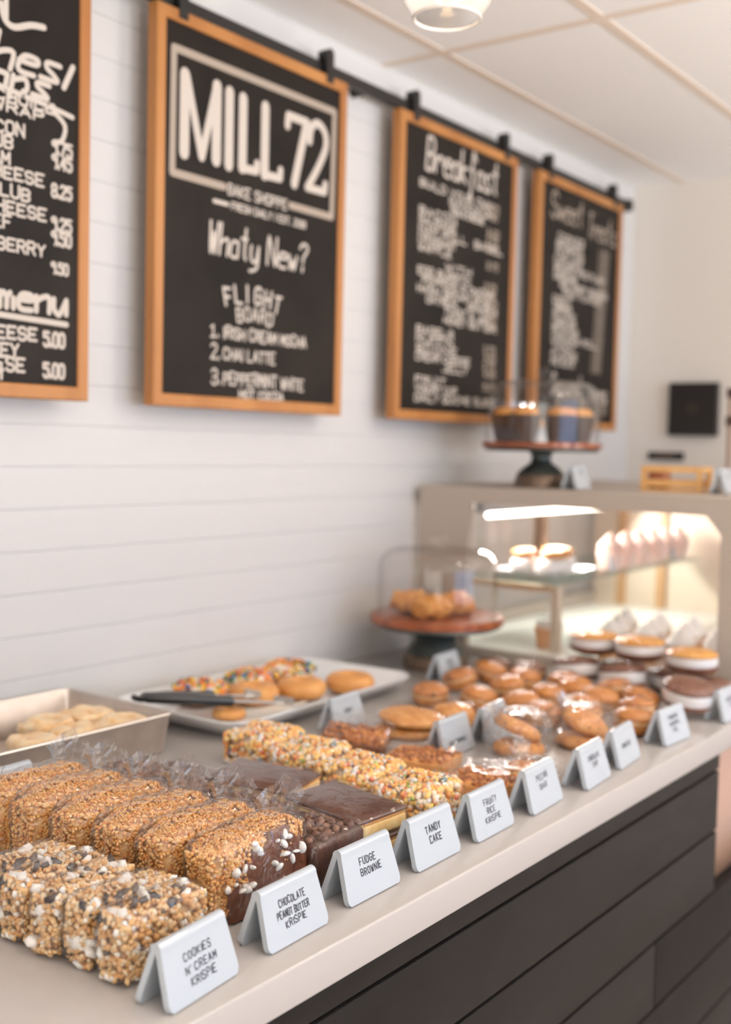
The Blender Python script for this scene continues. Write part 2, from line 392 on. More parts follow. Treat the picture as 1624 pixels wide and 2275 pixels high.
b = MB()                                             # shiplap: board faces with a shadow gap between
g0, sp = 1.4727, 0.0715
zs = [g0 + sp * k for k in range(-30, 30) if 0 < g0 + sp * k < CZ]
prof = [(WX - 0.012, 0.0), (WX, 0.0)]
for z in zs: prof += [(WX, z - 0.0010), (WX - 0.002, z - 0.0005), (WX - 0.002, z + 0.0005), (WX, z + 0.0010)]
prof += [(WX, CZ), (WX - 0.012, CZ)]
b.loft([[(x, y, z) for x, z in prof] for y in (Y0, FY)], cap0=False, cap1=False)
structure(b.build('wall_left', M_wall, smooth=False))
structure(MB().box((WX - 0.02, FY, 0), (X1, FY + 0.1, CZ)).build('wall_far', M_plain, smooth=False))
structure(MB().box((WX - 0.02, Y0, -0.05), (X1, FY, 0)).build('floor', M_floor, smooth=False))
def wall_with_hole(name, fixed, axis, a0, a1, h0, h1, lo, hi, t=0.1):
    bb = MB()
    for (p0, p1, z0, z1) in ((lo, a0, 0, CZ), (a1, hi, 0, CZ), (a0, a1, 0, h0), (a0, a1, h1, CZ)):
        if axis == 'y': bb.box((fixed, p0, z0), (fixed + t, p1, z1))
        else: bb.box((p0, fixed - t, z0), (p1, fixed, z1))
    return structure(bb.build(name, M_plain, smooth=False))
wall_with_hole('wall_right', X1, 'y', -0.3, 3.4, 0.55, 2.25, Y0, FY)
wall_with_hole('wall_back', Y0, 'x', -0.1, 3.2, 0.5, 2.25, WX - 0.02, X1)
def window(name, fixed, axis, a0, a1, h0, h1):
    bb = MB(); w = 0.05
    n = 3
    for i in range(n + 1):
        p = a0 + (a1 - a0 - w) * i / n
        bb.box((fixed, p, h0), (fixed + 0.06, p + w, h1)) if axis == 'y' else bb.box((p, fixed - 0.06, h0), (p + w, fixed, h1))
    for z in (h0, h1 - w):
        bb.box((fixed, a0, z), (fixed + 0.06, a1, z + w)) if axis == 'y' else bb.box((a0, fixed - 0.06, z), (a1, fixed, z + w))
    f = structure(bb.build(name, M_black, smooth=False))
    pn = MB()
    if axis == 'y': pn.box((fixed + 0.02, a0, h0), (fixed + 0.03, a1, h1))
    else: pn.box((a0, fixed - 0.03, h0), (a1, fixed - 0.02, h1))
    pn.build('pane', M_glass, f, smooth=False)
window('window_1', X1, 'y', -0.3, 3.4, 0.55, 2.25)
window('window_2', Y0, 'x', -0.1, 3.2, 0.5, 2.25)
structure(MB().box((WX - 0.02, Y0, CZ), (X1, FY, CZ + 0.06)).build('ceiling', M_ceiling, smooth=False))
b = MB()                                             # exposed ceiling grid
TX = [-0.754 + 0.383 * k for k in range(0, 14)]
TY = [-2.29, -0.79, 0.71, 2.21]
for x in TX: b.box((x - 0.012, Y0, CZ - 0.002), (x + 0.012, FY, CZ))
for y in TY: b.box((WX, y - 0.012, CZ - 0.0025), (X1, y + 0.012, CZ))
structure(b.build('trim_1', M_tbar, smooth=False))
for i, (x, y) in enumerate(DOWNLIGHTS):
    lbl = ['recessed ceiling light on the customer side beside the middle of the counter', 'recessed ceiling light above the camera position', 'recessed ceiling light over the customer side by the far wall',
           'recessed ceiling light near the street window', 'recessed ceiling light in the far window corner', 'recessed ceiling light over the near end of the counter'][i]
    if i == 0:
        dl = empty('ceiling_light', (x, y, CZ), 0, lbl, 'light', 'recessed ceiling lights')
        MB().lathe([(0.095, -0.001), (0.095, -0.006), (0.075, -0.010), (0.07, -0.002)], 40).build('trim_ring', M_ceramic, dl)
        MB().lathe([(0, -0.004), (0.07, -0.004), (0.07, -0.001), (0, -0.001)], 40).build('lens', mat('lamp_lens', (255, 236, 212), emit=(255, 226, 190), estr=4.0), dl)
    elif i in (1, 2, 3):
        d2 = copy_tree(dl); d2.location = (x, y, CZ); tag(d2, lbl)

# ------------------------------------------------------------------ counter
CY0, CY1 = -0.7, 3.62
top = bevel_box('worktop', (0.903, CY1 - CY0, 0.042), M_top, 0.003, loc=(-0.4525, (CY0 + CY1) / 2, CT - 0.042))
tag(top, 'white polished stone worktop running along the boarded wall', 'worktop')
base = empty('counter_base', (0, 0, 0), 0, 'charcoal counter front clad in wide horizontal boards under the white worktop', 'counter')
XF, JY = -0.020, 2.085
b = MB(); b.box((WX + 0.02, CY0, 0.0), (XF - 0.014, JY - 0.004, 0.9078)); b.box((WX + 0.02, JY - 0.004, 0.0), (XF - 0.014, CY1, 0.548))
b.build('carcass', M_gap, base, smooth=False)
zz = [0.9075, 0.865, 0.7505, 0.634, 0.5175, 0.401, 0.2845, 0.168, 0.0515]
joints = {3: 1.803, 4: 1.05, 5: 2.3, 6: 0.75, 7: 1.6}
for r in range(len(zz) - 1):
    z1, z0 = zz[r] - (0.0022 if r else 0), zz[r + 1] + 0.0022
    yend = JY if r < 3 else CY1
    cuts = [CY0] + ([joints[r]] if r in joints else []) + [yend]
    for a, c in zip(cuts[:-1], cuts[1:]):
        g = 0.0018
        if r == 3 and c == CY1:       # this board stops level with the opening
            pass
        bevel_box('cladding_board', (0.012, c - a - 2 * g, z1 - z0), M_dark, 0.0018, base, loc=(XF - 0.006, (a + c) / 2, z0), seg=2)
b = MB(); b.box((XF - 0.10, JY, 0.548), (XF - 0.012, JY + 0.012, 0.9078)); b.build('jamb', M_black, base, smooth=False)
MB().box((XF - 0.12, JY + 0.012, 0.548), (XF - 0.10, CY1, 0.9078)).build('recessed_panel', mat('beige_panel', (206, 170, 150), 0.6), base, smooth=False)
MB().box((XF - 0.10, CY0, 0), (XF - 0.05, CY1, 0.05)).build('toe_kick', M_black, base, smooth=False)

# ------------------------------------------------------------------ rail and menu boards
BX = -0.85                                            # front of the frames
BZ0, BZ1 = 1.513, 2.224
rail = empty('hanging_rail', (WX, 0, 2.2395), 0, 'long black iron rail on the boarded wall carrying the menu boards', 'rail')
RX = BX - 0.018 - WX
b = MB(); b.box((RX - 0.006, -0.5, -0.0125), (RX + 0.006, 3.505, 0.0125)); b.build('bar', M_black, rail, smooth=False)
for y in (0.35, 1.2, 2.09, 2.81, 3.47): MB().tube([(0, y, 0), (RX - 0.006, y, 0)], 0.011, 12).build('standoff', M_black, rail)
MB().tube([(RX - 0.012, 3.505, 0), (RX + 0.012, 3.505, 0)], 0.02, 16).build('end_stop', M_black, rail)

def menu_board(y0, y1, label, name='menu_board'):
    o = empty(name, (BX, (y0 + y1) / 2, BZ0), 0, label, 'menu board', 'chalkboard menus on the rail')
    w, h, fw, dp = y1 - y0, BZ1 - BZ0, 0.023, 0.024
    bb = MB()
    # mitred frame: one loop of four lengths with a small front chamfer
    for (p, q) in (((-w / 2, 0), (w / 2, 0)), ((w / 2, 0), (w / 2, h)), ((w / 2, h), (-w / 2, h)), ((-w / 2, h), (-w / 2, 0))):
        def inn(pt, d): return (pt[0] + (d if pt[0] < 0 else -d), pt[1] + (d if pt[1] < h / 2 else -d))
        sec = [(0, -dp), (0, -0.002), (0.002, 0), (fw - 0.002, 0), (fw, -0.002), (fw, -dp)]
        bb.loft([[(x, *inn(pt, d)) for d, x in sec] for pt in (p, q)])
    bb.build('frame', M_oak, o, smooth=False)
    MB().box((-0.012, -w / 2 + fw, fw), (-0.004, w / 2 - fw, h - fw)).build('chalk_panel', M_board, o, smooth=False)
    for s in (-1, 1):
        yy = s * (w / 2 - 0.063); hb = MB()
        arc = [(yy + 0.0115 * math.cos(t), h + 0.044 + 0.0115 * math.sin(t)) for t in np.linspace(0, PI, 13)]
        out_ = [(yy - 0.0115, h - 0.016), (yy + 0.0115, h - 0.016)] + arc
        hb.loft([[(x, p, q) for p, q in out_] for x in (-0.0055, 0.0015)]); hb.tube([(-0.024, yy, h + 0.042), (-0.0056, yy, h + 0.042)], 0.0132, 24)
        hb.build('hanger', M_black, o)
    ink = Ink((-0.004, -(y0 + y1) / 2, -BZ0), (0, 1, 0), (0, 0, 1), 0.0006); ink.zoom = 1.008   # written in wall coordinates
    return o, ink
R = random.Random(4)
CH = [M_chalk, M_chalkdim]
# board with the shop sign
o, k = menu_board(1.436, 1.990, 'framed chalkboard with the big boxed MILL 72 lettering')
for a, c in (((1.468, 2.149), (1.934, 2.149)), ((1.934, 2.149), (1.931, 1.930)), ((1.931, 1.930), (1.795, 1.930)), ((1.602, 1.930), (1.467, 1.930)), ((1.467, 1.930), (1.468, 2.149))): k.line([a, c], 0.0145, 1)
W = 0.021
k.line([(1.496, 1.970), (1.496, 2.110)], W + .003); k.line([(1.500, 2.110), (1.541, 1.972), (1.577, 2.108)], 0.017); k.line([(1.579, 1.974), (1.579, 2.110)], W + .003)
k.line([(1.613, 1.972), (1.613, 2.108)], W + .002)
k.line([(1.651, 2.106), (1.651, 1.975)], W + .002); k.line([(1.651, 1.975), (1.692, 1.977), (1.693, 1.992)], 0.016)
k.line([(1.715, 2.106), (1.715, 1.975)], W + .002); k.line([(1.715, 1.975), (1.762, 1.977), (1.763, 1.994)], 0.016)
k.line([(1.782, 2.085), (1.784, 2.106), (1.844, 2.106)], 0.017); k.line([(1.842, 2.104), (1.806, 1.975)], W)
k.line(smooth2([(1.853, 2.070), (1.858, 2.100), (1.880, 2.112), (1.903, 2.098), (1.906, 2.068), (1.880, 2.020), (1.848, 1.976)]), 0.017); k.line([(1.848, 1.976), (1.905, 1.977), (1.907, 1.994)], 0.016)
k.text('BAKE SHOPPE', 1.612, 1.919, 0.019, 0.175, 0.0036)
k.line([(1.575, 1.899), (1.612, 1.899)], 0.008); k.text('FRESH DAILY | EST. 2018', 1.622, 1.892, 0.013, 0.225, 0.003)
k.text('Whaty', 1.560, 1.803, 0.058, 0.145, 0.0062, True, slant=0.1); k.text('New?', 1.725, 1.803, 0.055, 0.130, 0.0062, True, slant=0.1)
for i, c in enumerate('FLIGHT'):
    t = (i - 2.5) / 2.5; k.text(c, 1.610 + i * 0.0272, 1.718 - 0.012 * t * t + 0.004, 0.032, 0.024, 0.006, slant=0.25 * t)
for i, c in enumerate('BOARD'):
    t = (i - 2.0) / 2.0; k.text(c, 1.643 + i * 0.0215, 1.684 - 0.006 * t * t + 0.004, 0.025, 0.020, 0.0046, slant=0.15 * t)
for (t, u, v, h, w) in (('1.', 1.574, 1.648, .023, .026), ('IRISH CREAM MOCHA', 1.606, 1.648, .021, .25), ('2.', 1.572, 1.606, .026, .028), ('CHAI LATTE', 1.606, 1.608, .021, .153),
                        ('3.', 1.574, 1.559, .028, .028), ('PEPPERMINT WHITE', 1.607, 1.560, .023, .243), ('HOT COCOA', 1.652, 1.536, .015, .135)):
    k.text(t, u, v, h, w, 0.0042, rng=R)
k.build('lettering', CH, o)
# breakfast board
o, k = menu_board(2.193, 2.747, 'framed breakfast chalkboard, its lower right corner behind the cups under glass')
k.text('Breakfast', 2.285, 2.105, 0.075, 0.345, 0.0085, True, slant=0.1, rise=0.0)
rows = [('BUILD YOUR OWN', 0, .34), ('SANDWICH', .13, .22), ('EGG & CHEESE', .14, .16), ('BACON', 0, .17), ('SAUSAGE', 0, .17), ('HAM ROLL  BAGEL', .0, .40), ('CROISSANT', 0, .17), ('WAFFLE', 0, .15), ('', 0, 0),
        ('WITH', .12, .13), ('EGG BURRITO', 0, .24), ('PEPPERS & ONIONS', .02, .34), ('HASH BROWN BOWL', 0, .36), ('OATMEAL   GRANOLA', .04, .34), ('TOAST & JAM', .12, .22), ('HONEY BUTTER', .12, .25), ('', 0, 0),
        ('BAGELS', 0, .17), ('MUFFIN', 0, .17), ('SCONE', 0, .19), ('CREAM CHEESE', 0, .25), ('JELLY', .12, .12), ('', 0, 0), ('FRUIT', 0, .14), ('YOGURT CUP', 0, .19), ('DAILY QUICHE SLICE', 0, .38)]
z = 2.082
for (t, du, w) in rows:
    z -= 0.0212 if t else 0.012
    if t:
        k.text(t, 2.262 + du, z, 0.0165, w, 0.0042, rng=R)
        if R.random() < 0.85: k.text(R.choice(['3.75', '4.50', '5.25', '2.75', '6.00']), 2.575 + R.uniform(-.006, .006), z - 0.002, 0.0165, 0.062, 0.0036, mi=1)
k.build('lettering', CH, o)
# sweet treats board
o, k = menu_board(2.874, 3.433, 'framed sweet treats chalkboard at the far end of the rail')
k.text('Sweet', 2.925, 2.105, 0.07, 0.21, 0.007, True, mi=1, slant=0.1); k.text('Treats', 3.165, 2.085, 0.07, 0.20, 0.007, True, mi=1, slant=0.1)
z = 2.070
for i, (t, du, w) in enumerate([('COOKIES', .02, .17), ('BROWNIES', .01, .17), ('MUFFINS', .01, .18), ('CUPCAKES', .0, .18), ('WHOOPIE PIES PLAIN', .0, .33), ('CHEESECAKE', .0, .15), ('RICE CRISPY SQUARES', .04, .32), ('FRUIT FLAVOUR', .06, .26), ('DONUT', .0, .12), ('TURNOVER', 0, .12), ('SCONE', 0, .15), ('LEMON BAR', 0, .15), ('PECAN BAR', 0, .17), ('CINNAMON ROLL', 0, .30), ('TANDY', 0, .15), ('FUDGE', 0, .17), ('PIE SLICE', 0, .15)]):
    z -= 0.0222; k.text(t, 2.955 + du, z, 0.018, w, 0.0042, rng=R)
    k.text(R.choice(['1.50', '2.25', '3.00']), 3.25 - 0.002 * i, z - 0.006, 0.017, 0.07, 0.0034, mi=1)
k.text('Seasonal', 2.96, 1.612, 0.055, 0.20, 0.0065, True, slant=0.1); k.text('pies', 3.22, 1.60, 0.055, 0.12, 0.0065, True, slant=0.1)
for i in range(3): k.text(['APPLE CRUMB', 'PUMPKIN', 'CHERRY'][i], 2.99, 1.585 - 0.02 * i, 0.015, .2, 0.0035, mi=1); k.text('4.00', 3.27, 1.60 - 0.02 * i, 0.015, .07, 0.0034, mi=1)
k.build('lettering', CH, o)
# sandwiches board
o, k = menu_board(0.745, 1.289, 'framed sandwich chalkboard cut by the left edge of the picture')
k.text('Deli', 0.93, 2.09, 0.09, 0.2, 0.009, True); k.line(smooth2([(1.105, 2.11), (1.112, 2.088), (1.13, 2.082), (1.16, 2.094), (1.185, 2.098)]), 0.010)
k.text('Sandwiches', 0.80, 2.005, 0.052, 0.42, 0.0085, True, slant=0.25, rise=0.04); k.line([(1.225, 2.015), (1.243, 2.052)], 0.010)
k.text('and wraps', 0.86, 1.980, 0.042, 0.34, 0.0085, True, slant=0.2, rise=0.03); k.line([(1.12, 1.985), (1.20, 1.978), (1.243, 1.972)], 0.008); k.line(smooth2([(1.205, 1.972), (1.228, 1.955), (1.222, 1.93), (1.207, 1.925)]), 0.008)
k.text('SERVED ON YOUR CHOICE', 0.80, 1.968, .014, .41, 0.0042); k.text('OF BREAD OR WRAP', 0.82, 1.952, .014, .37, 0.0042)
for (t, u1, z, p) in (('TURKEY BACON', 1.152, 1.918, '9.75'), ('CLUB', 1.13, 1.896, '9.45'), ('HAM', 1.125, 1.872, ''), ('GRILLED CHEESE', 1.190, 1.850, '8.25'), ('BLT WRAP CLUB', 1.163, 1.822, ''), ('HAM & CHEESE', 1.195, 1.797, '9.25'), ('BEEF', 1.128, 1.774, '9.50'), ('TURKEY CRANBERRY', 1.193, 1.740, '')):
    n = len(t) * 0.0185; k.text(t, u1 - n, z, 0.018, n, 0.0042, rng=R)
    if p: k.text(p, 1.202, z - 0.012, 0.02, 0.042, 0.0046)
k.text('9.50', 1.202, 1.716, 0.017, 0.036, 0.0042)
k.text('Kids menu', 0.965, 1.652, 0.046, 0.275, 0.0092, True, rise=0.0); k.line([(0.9, 1.645), (1.234, 1.636)], 0.009)
for (t, u1, z, p) in (('GRILLED CHEESE', 1.178, 1.604, '5.00'), ('TURKEY', 1.143, 1.588 - .012, ''), ('& CHEESE', 1.155, 1.566 - .012, '5.00'), ('HAM', 1.112, 1.541, ''), ):
    n = len(t) * 0.0185; k.text(t, u1 - n, z, 0.0195, n, 0.0048, rng=R)
    if p: k.text(p, 1.188, z - 0.006, 0.022, 0.044, 0.0054)
k.build('lettering', CH, o)

# ------------------------------------------------------------------ small black things on the far wall
o = empty('wall_panel', (-0.680, FY, 1.505), 0, 'square black panel with a small round mark on the far wall', 'wall panel')
MB().box((-0.080, -0.03, 0), (0.080, 0, 0.172)).build('panel', M_black, o, smooth=False)
MB().lathe([(0.012, 0.0), (0.015, 0.0), (0.015, 0.0012), (0.012, 0.0012)], 28, close=True).build('emblem', mat('bronze_emblem', (90, 70, 55), 0.5), o, loc=(0, -0.0302, 0.088), rot=(PI / 2, 0, 0))
o = empty('wall_sign', (-0.772, FY, 1.424), 0, 'narrow black sign strip on the far wall below the square panel', 'sign')
MB().box((-0.06, -0.012, 0), (0.06, 0, 0.026)).build('plate', M_black, o, smooth=False)
MB().box((-0.032, -0.0128, 0.012), (0.028, -0.012, 0.019)).build('lettering', mat('dim_lettering', (128, 104, 90), 0.7), o, smooth=False)

# ------------------------------------------------------------------ ceramic tent signs
def tent_mesh():
    prof = []                                          # centre line, front foot -> ridge -> back foot, (x, z)
    FOOT = [0, .012, .03, .055, .085, .12, .16, .2, .35, .55, .75, .9, 1]
    for t in FOOT: prof.append((0.0215 - 0.0155 * t, 0.001 + 0.0505 * t))
    for a in np.linspace(22, 158, 11): prof.append((0.0062 * math.cos(math.radians(a)), 0.0518 + 0.0066 * math.sin(math.radians(a))))
    for t in FOOT[::-1]: prof.append((-0.0215 + 0.0155 * t, 0.001 + 0.0505 * t))
    V, F = [], []; nY = 13; rc = 0.0095; Lp = 0.0
    for i, (x, z) in enumerate(prof):
        w = 0.0505 - 0.0050 * min(1, z / 0.058)
        d = z / math.cos(math.radians(17))
        if d < rc: w -= rc - math.sqrt(max(0, rc * rc - (rc - d) ** 2))
        for j in range(nY): V.append((x, w * (2 * j / (nY - 1) - 1), z))
    for i in range(len(prof) - 1):
        for j in range(nY - 1): F.append((i * nY + j, (i + 1) * nY + j, (i + 1) * nY + j + 1, i * nY + j + 1))
    me = bpy.data.meshes.new('tent'); me.from_pydata(V, [], F); me.update(); me.materials.append(M_ceramic)
    bm = bmesh.new(); bm.from_mesh(me); bmesh.ops.recalc_face_normals(bm, faces=bm.faces)
    n0 = len(bm.faces); g = bmesh.ops.solidify(bm, geom=bm.faces[:], thickness=0.0062)
    bm.to_mesh(me); bm.free()
    # thickness grows to one side: recentre
    co = np.zeros(len(me.vertices) * 3); me.vertices.foreach_get('co', co); co = co.reshape(-1, 3)
    me.polygons.foreach_set('use_smooth', [True] * len(me.polygons)); me.set_sharp_from_angle(angle=math.radians(50))
    return me
TENT = tent_mesh()
_c = np.zeros(len(TENT.vertices) * 3); TENT.vertices.foreach_get('co', _c); _c = _c.reshape(-1, 3)
TENT_FRONT = _c[:, 0].max(); TENT_Z0 = _c[:, 2].min()
RS = random.Random(11)
def tent_sign(x, y, rz, lines, label, z=CT, vtop=0.044, lh=0.0078, gap=0.0118, w=0.0010):
    o = empty('tent_sign', (x, y, z - TENT_Z0 + 0.0002), rz, label, 'price sign', 'white ceramic tent signs')
    t = link('ceramic_tent', TENT, o)
    if not t.modifiers: md = t.modifiers.new('edge', 'BEVEL'); md.width = 0.0021; md.segments = 3; md.limit_method = 'ANGLE'; md.angle_limit = math.radians(50)
    V = Vector((-0.0155, 0, 0.0505)).normalized(); n = Vector((0.0505, 0, 0.0155)).normalized()
    off = TENT_FRONT - 0.0215
    ink = Ink(Vector((0.0215, 0, 0.001)) + n * (0.0 if off < 0.002 else 0.0062), (0, 1, 0), V, 0.0004)
    for i, (t_, wd) in enumerate(lines):
        wd *= .88; hh = lh * .84; ink.text(t_, -wd / 2 + RS.uniform(-.002, .002), vtop - .002 - i * gap * .92 - hh, hh * RS.uniform(.95, 1.08), wd, w, rng=RS, rise=RS.uniform(-.02, .04), sp=2.5)
    ink.build('handwriting', M_ink, o)
    return o
tent_sign(-0.047, 0.733, 0.10, [('COOKIES', .046), ("N' CREAM", .052), ('KRISPIE', .042)], 'nearest white tent sign, with the cookies and cream lettering', gap=.0125)
tent_sign(-0.055, 0.877, 0.04, [('CHOCOLATE', .050), ('PEANUT BUTTER', .060), ('KRISPIE', .040)], 'white tent sign lettered for chocolate peanut butter treats', vtop=.046)
tent_sign(-0.062, 1.018, 0.01, [('FUDGE', .036), ('BROWNIE', .046)], 'white tent sign lettered for fudge brownies', vtop=.046, gap=.0125, lh=.0088)
tent_sign(-0.062, 1.150, 0.01, [('TANDY', .040), ('CAKE', .032)], 'white tent sign reading tandy cake in large letters', vtop=.047, gap=.0140, lh=.0098, w=.0013)
tent_sign(-0.060, 1.283, 0.02, [('FRUITY', .040), ('RICE', .026), ('KRISPIE', .048)], 'white tent sign lettered for fruity rice treats', vtop=.047, lh=.0082)
tent_sign(-0.058, 1.425, 0.05, [('PECAN', .042), ('BAR', .028)], 'white tent sign lettered for pecan bars', vtop=.048, gap=.0125, lh=.0088)
tent_sign(-0.052, 1.578, 0.07, [('CHOCOLATE', .052), ('CHIP', .026)], 'white tent sign in front of the bagged cookies, two lines of writing', vtop=.045)
tent_sign(-0.060, 1.713, 0.08, [('MONSTER', .044)], 'white tent sign with one short line, just beyond the two line cookie sign', vtop=.036)
tent_sign(-0.052, 1.900, -0.06, [('PUMPKIN', .042), ('WHOOPIE', .044), ('PIE', .024)], 'white tent sign with three lines standing beside the small whoopie pies', vtop=.048)
tent_sign(-0.032, 2.135, -0.05, [('WHOOPIE', .044), ('PIE', .024)], 'white tent sign cut by the right edge of the picture')
tent_sign(-0.530, 1.595, 0.10, [('DONUT', .034)], 'white tent sign beside the donut platter', vtop=.038)
tent_sign(-0.300, 1.585, 0.04, [('', .03), ('SNICKERDOODLE', .064)], 'white tent sign behind the wrapped pecan square, single long word', vtop=.036)
tent_sign(-0.296, 1.712, 0.12, [('OATMEAL', .040), ('RAISIN', .034)], 'white tent sign in front of the small whoopie pies, behind another sign', vtop=.046)
tent_sign(-0.622, 2.080, 0.10, [('SCONE', .034), ('2.75', .026)], 'white tent sign at the foot of the front cake stand', vtop=.046)
tent_sign(-0.540, 2.520, 0.10, [('CUPS', .032)], 'white tent sign on top of the glass case beside the rear cake stand', z=1.356, vtop=.046)
tent_sign(-0.225, 2.640, 0.10, [('TEA', .032)], 'white tent sign on top of the glass case at the right edge', z=1.356, vtop=.046)
tent_sign(-0.600, 0.935, 0.05, [('CINNAMON', .054), ('BUNS', .034)], 'white tent sign behind the golden wrapped treats at the left edge', vtop=.040)

# ------------------------------------------------------------------ cereal treats
M_cream = island('cookies_cream_puffs', [(0, (222, 172, 116)), (.3, (230, 188, 136)), (.55, (236, 208, 170)), (.74, (206, 150, 92)), (.88, (240, 228, 214)), (.95, (160, 112, 72))], rough=0.45, sub=0.15)
M_creamcore = mat('marshmallow_binder', (222, 182, 136), 0.5, sub=0.1)
M_cookie = island('dark_cookie_crumbs', [(0, (52, 42, 40)), (.4, (74, 62, 58)), (.75, (104, 88, 80))], rough=0.6)
M_mallow = mat('marshmallow', (240, 234, 228), 0.45, sub=0.2)
M_puff = island('golden_puffs', [(0, (226, 162, 92)), (.25, (236, 178, 110)), (.5, (218, 146, 78)), (.72, (242, 194, 132)), (.92, (196, 128, 62))], rough=0.4, sub=0.15)
M_puffcore = mat('golden_binder', (206, 142, 76), 0.5)
M_choc = noisy('milk_chocolate', [(0.3, (88, 50, 34)), (0.7, (112, 66, 46))], scale=40, rough=0.35, bstr=0.3)
M_fruity = island('fruity_puffs', [(0, (248, 198, 118)), (.26, (244, 166, 96)), (.44, (250, 230, 206)), (.56, (244, 204, 132)), (.74, (232, 132, 92)), (.83, (246, 234, 220)), (.905, (92, 134, 152)), (.945, (156, 178, 92)), (.965, (240, 200, 80)), (.985, (150, 110, 130))], rough=0.4, sub=0.1)
M_fruitcore = mat('fruity_binder', (236, 196, 146), 0.5)

def treat(name, size, ng, gsize, seed, mats, core_mat, extra=(), film=None, film_pad=0.004, tails=0, round_=0.25, lump=0.0025):
    """pressed block of puffed cereal: core with puffs, chunks, wrap; origin under its middle"""
    o = empty(name, (0, 0, 0))
    P = on_box(size, ng, seed, inset=gsize * 0.45, round_=round_)
    d = np.array([noise.noise_vector(Vector(p) * 28 + Vector((seed, 0, 0)))[:] for p in P]); P = P + d * lump
    P[:, 2] = np.maximum(P[:, 2], gsize * 0.7)
    V, F = core_box(size, inset=gsize * 0.9 + lump * 0.75, p=6)
    me = grains_mesh('cereal_block', P, gsize, seed, [mats], core=(V, F))
    link('cereal_block', me, o)
    for (pn, n, gs, mm, shp, sel, fl) in extra:
        Q = on_box(size, n, seed + 50, inset=gs * 0.35, round_=round_)
        if sel: Q = np.array([q for q in Q if sel(q)])
        if len(Q): link(pn, grains_mesh(pn, Q, gs, seed + 9, mm, shape=shp, lump=0.22), o)['kind'] = 'stuff'
    if film:
        f = shell('plastic_wrap', (size[0] + 2 * film_pad, size[1] + 2 * film_pad, size[2] + film_pad), 5, film, o, amp=0.0035, freq=35, seed=seed)
    return o
def wrap_tail(parent, at_, h, w, seed, lean=(0.3, 0.2), rz=0.0):
    """gathered end of a bag: a pleated fan rising from a pinch"""
    rng = random.Random(seed); b = MB(); n, mrow = 9, 6; V = []
    amp = [rng.uniform(.5, 1.4) for _ in range(n)]; pk = rng.uniform(-.35, .35)
    for r in range(mrow):
        t = r / (mrow - 1)
        for i in range(n):
            s = i / (n - 1) * 2 - 1
            zig = (1 if i % 2 else -1) * (0.003 + 0.005 * t) * amp[i]
            top = h * t * (1 - 0.75 * abs(s - pk) * t * .8)
            x = zig + lean[0] * top; y = s * w * (0.55 + 0.45 * t) + lean[1] * top
            V.append((x * math.cos(rz) - y * math.sin(rz), x * math.sin(rz) + y * math.cos(rz), top))
    F = [(r * n + i, r * n + i + 1, (r + 1) * n + i + 1, (r + 1) * n + i) for r in range(mrow - 1) for i in range(n - 1)]
    b.add(V, F)
    return b.build('wrap_tail', M_filmtail, parent, loc=at_, angle=25)
def place(o, x, y, z=CT, rz=0.0, label=None, cat=None, group=None, rx=0.0, ry=0.0):
    o.location = (x, y, z); o.rotation_euler = (rx, ry, rz)
    return tag(o, label, cat, group)
def bar_positions(x0, step, n): return [x0 - step * i for i in range(n)]

# cookies and cream squares: five standing slabs in a row running back from the nearest sign
cc = [treat('cereal_treat', (0.039, 0.112, 0.066), 900, 0.0044, 20 + i, M_cream, M_creamcore,
            extra=[('cookie_crumbs', 30, 0.0068, [M_cookie], (1, .8, .5), None, 0), ('marshmallow_pieces', 26, 0.0078, [M_mallow], (1, .8, .6), None, 0)], film=M_film) for i in range(3)]
lab = ['cookies and cream cereal square nearest the counter edge, behind the nearest sign', 'cookies and cream cereal square second back from the nearest sign', 'cookies and cream cereal square in the middle of its row',
       'cookies and cream cereal square fourth back from the nearest sign', 'cookies and cream cereal square at the far back of its row, at the left edge']
for i in range(5):
    o = cc[i] if i < 3 else copy_tree(cc[i - 3])
    place(o, -0.107 - 0.0475 * i, 0.746 - 0.002 * i + (0.004 if i % 2 else 0), CT + 0.0005, [0.04, -0.05, 0.06, 0.02, -0.04][i], lab[i], 'cereal treat', 'cookies and cream cereal squares')

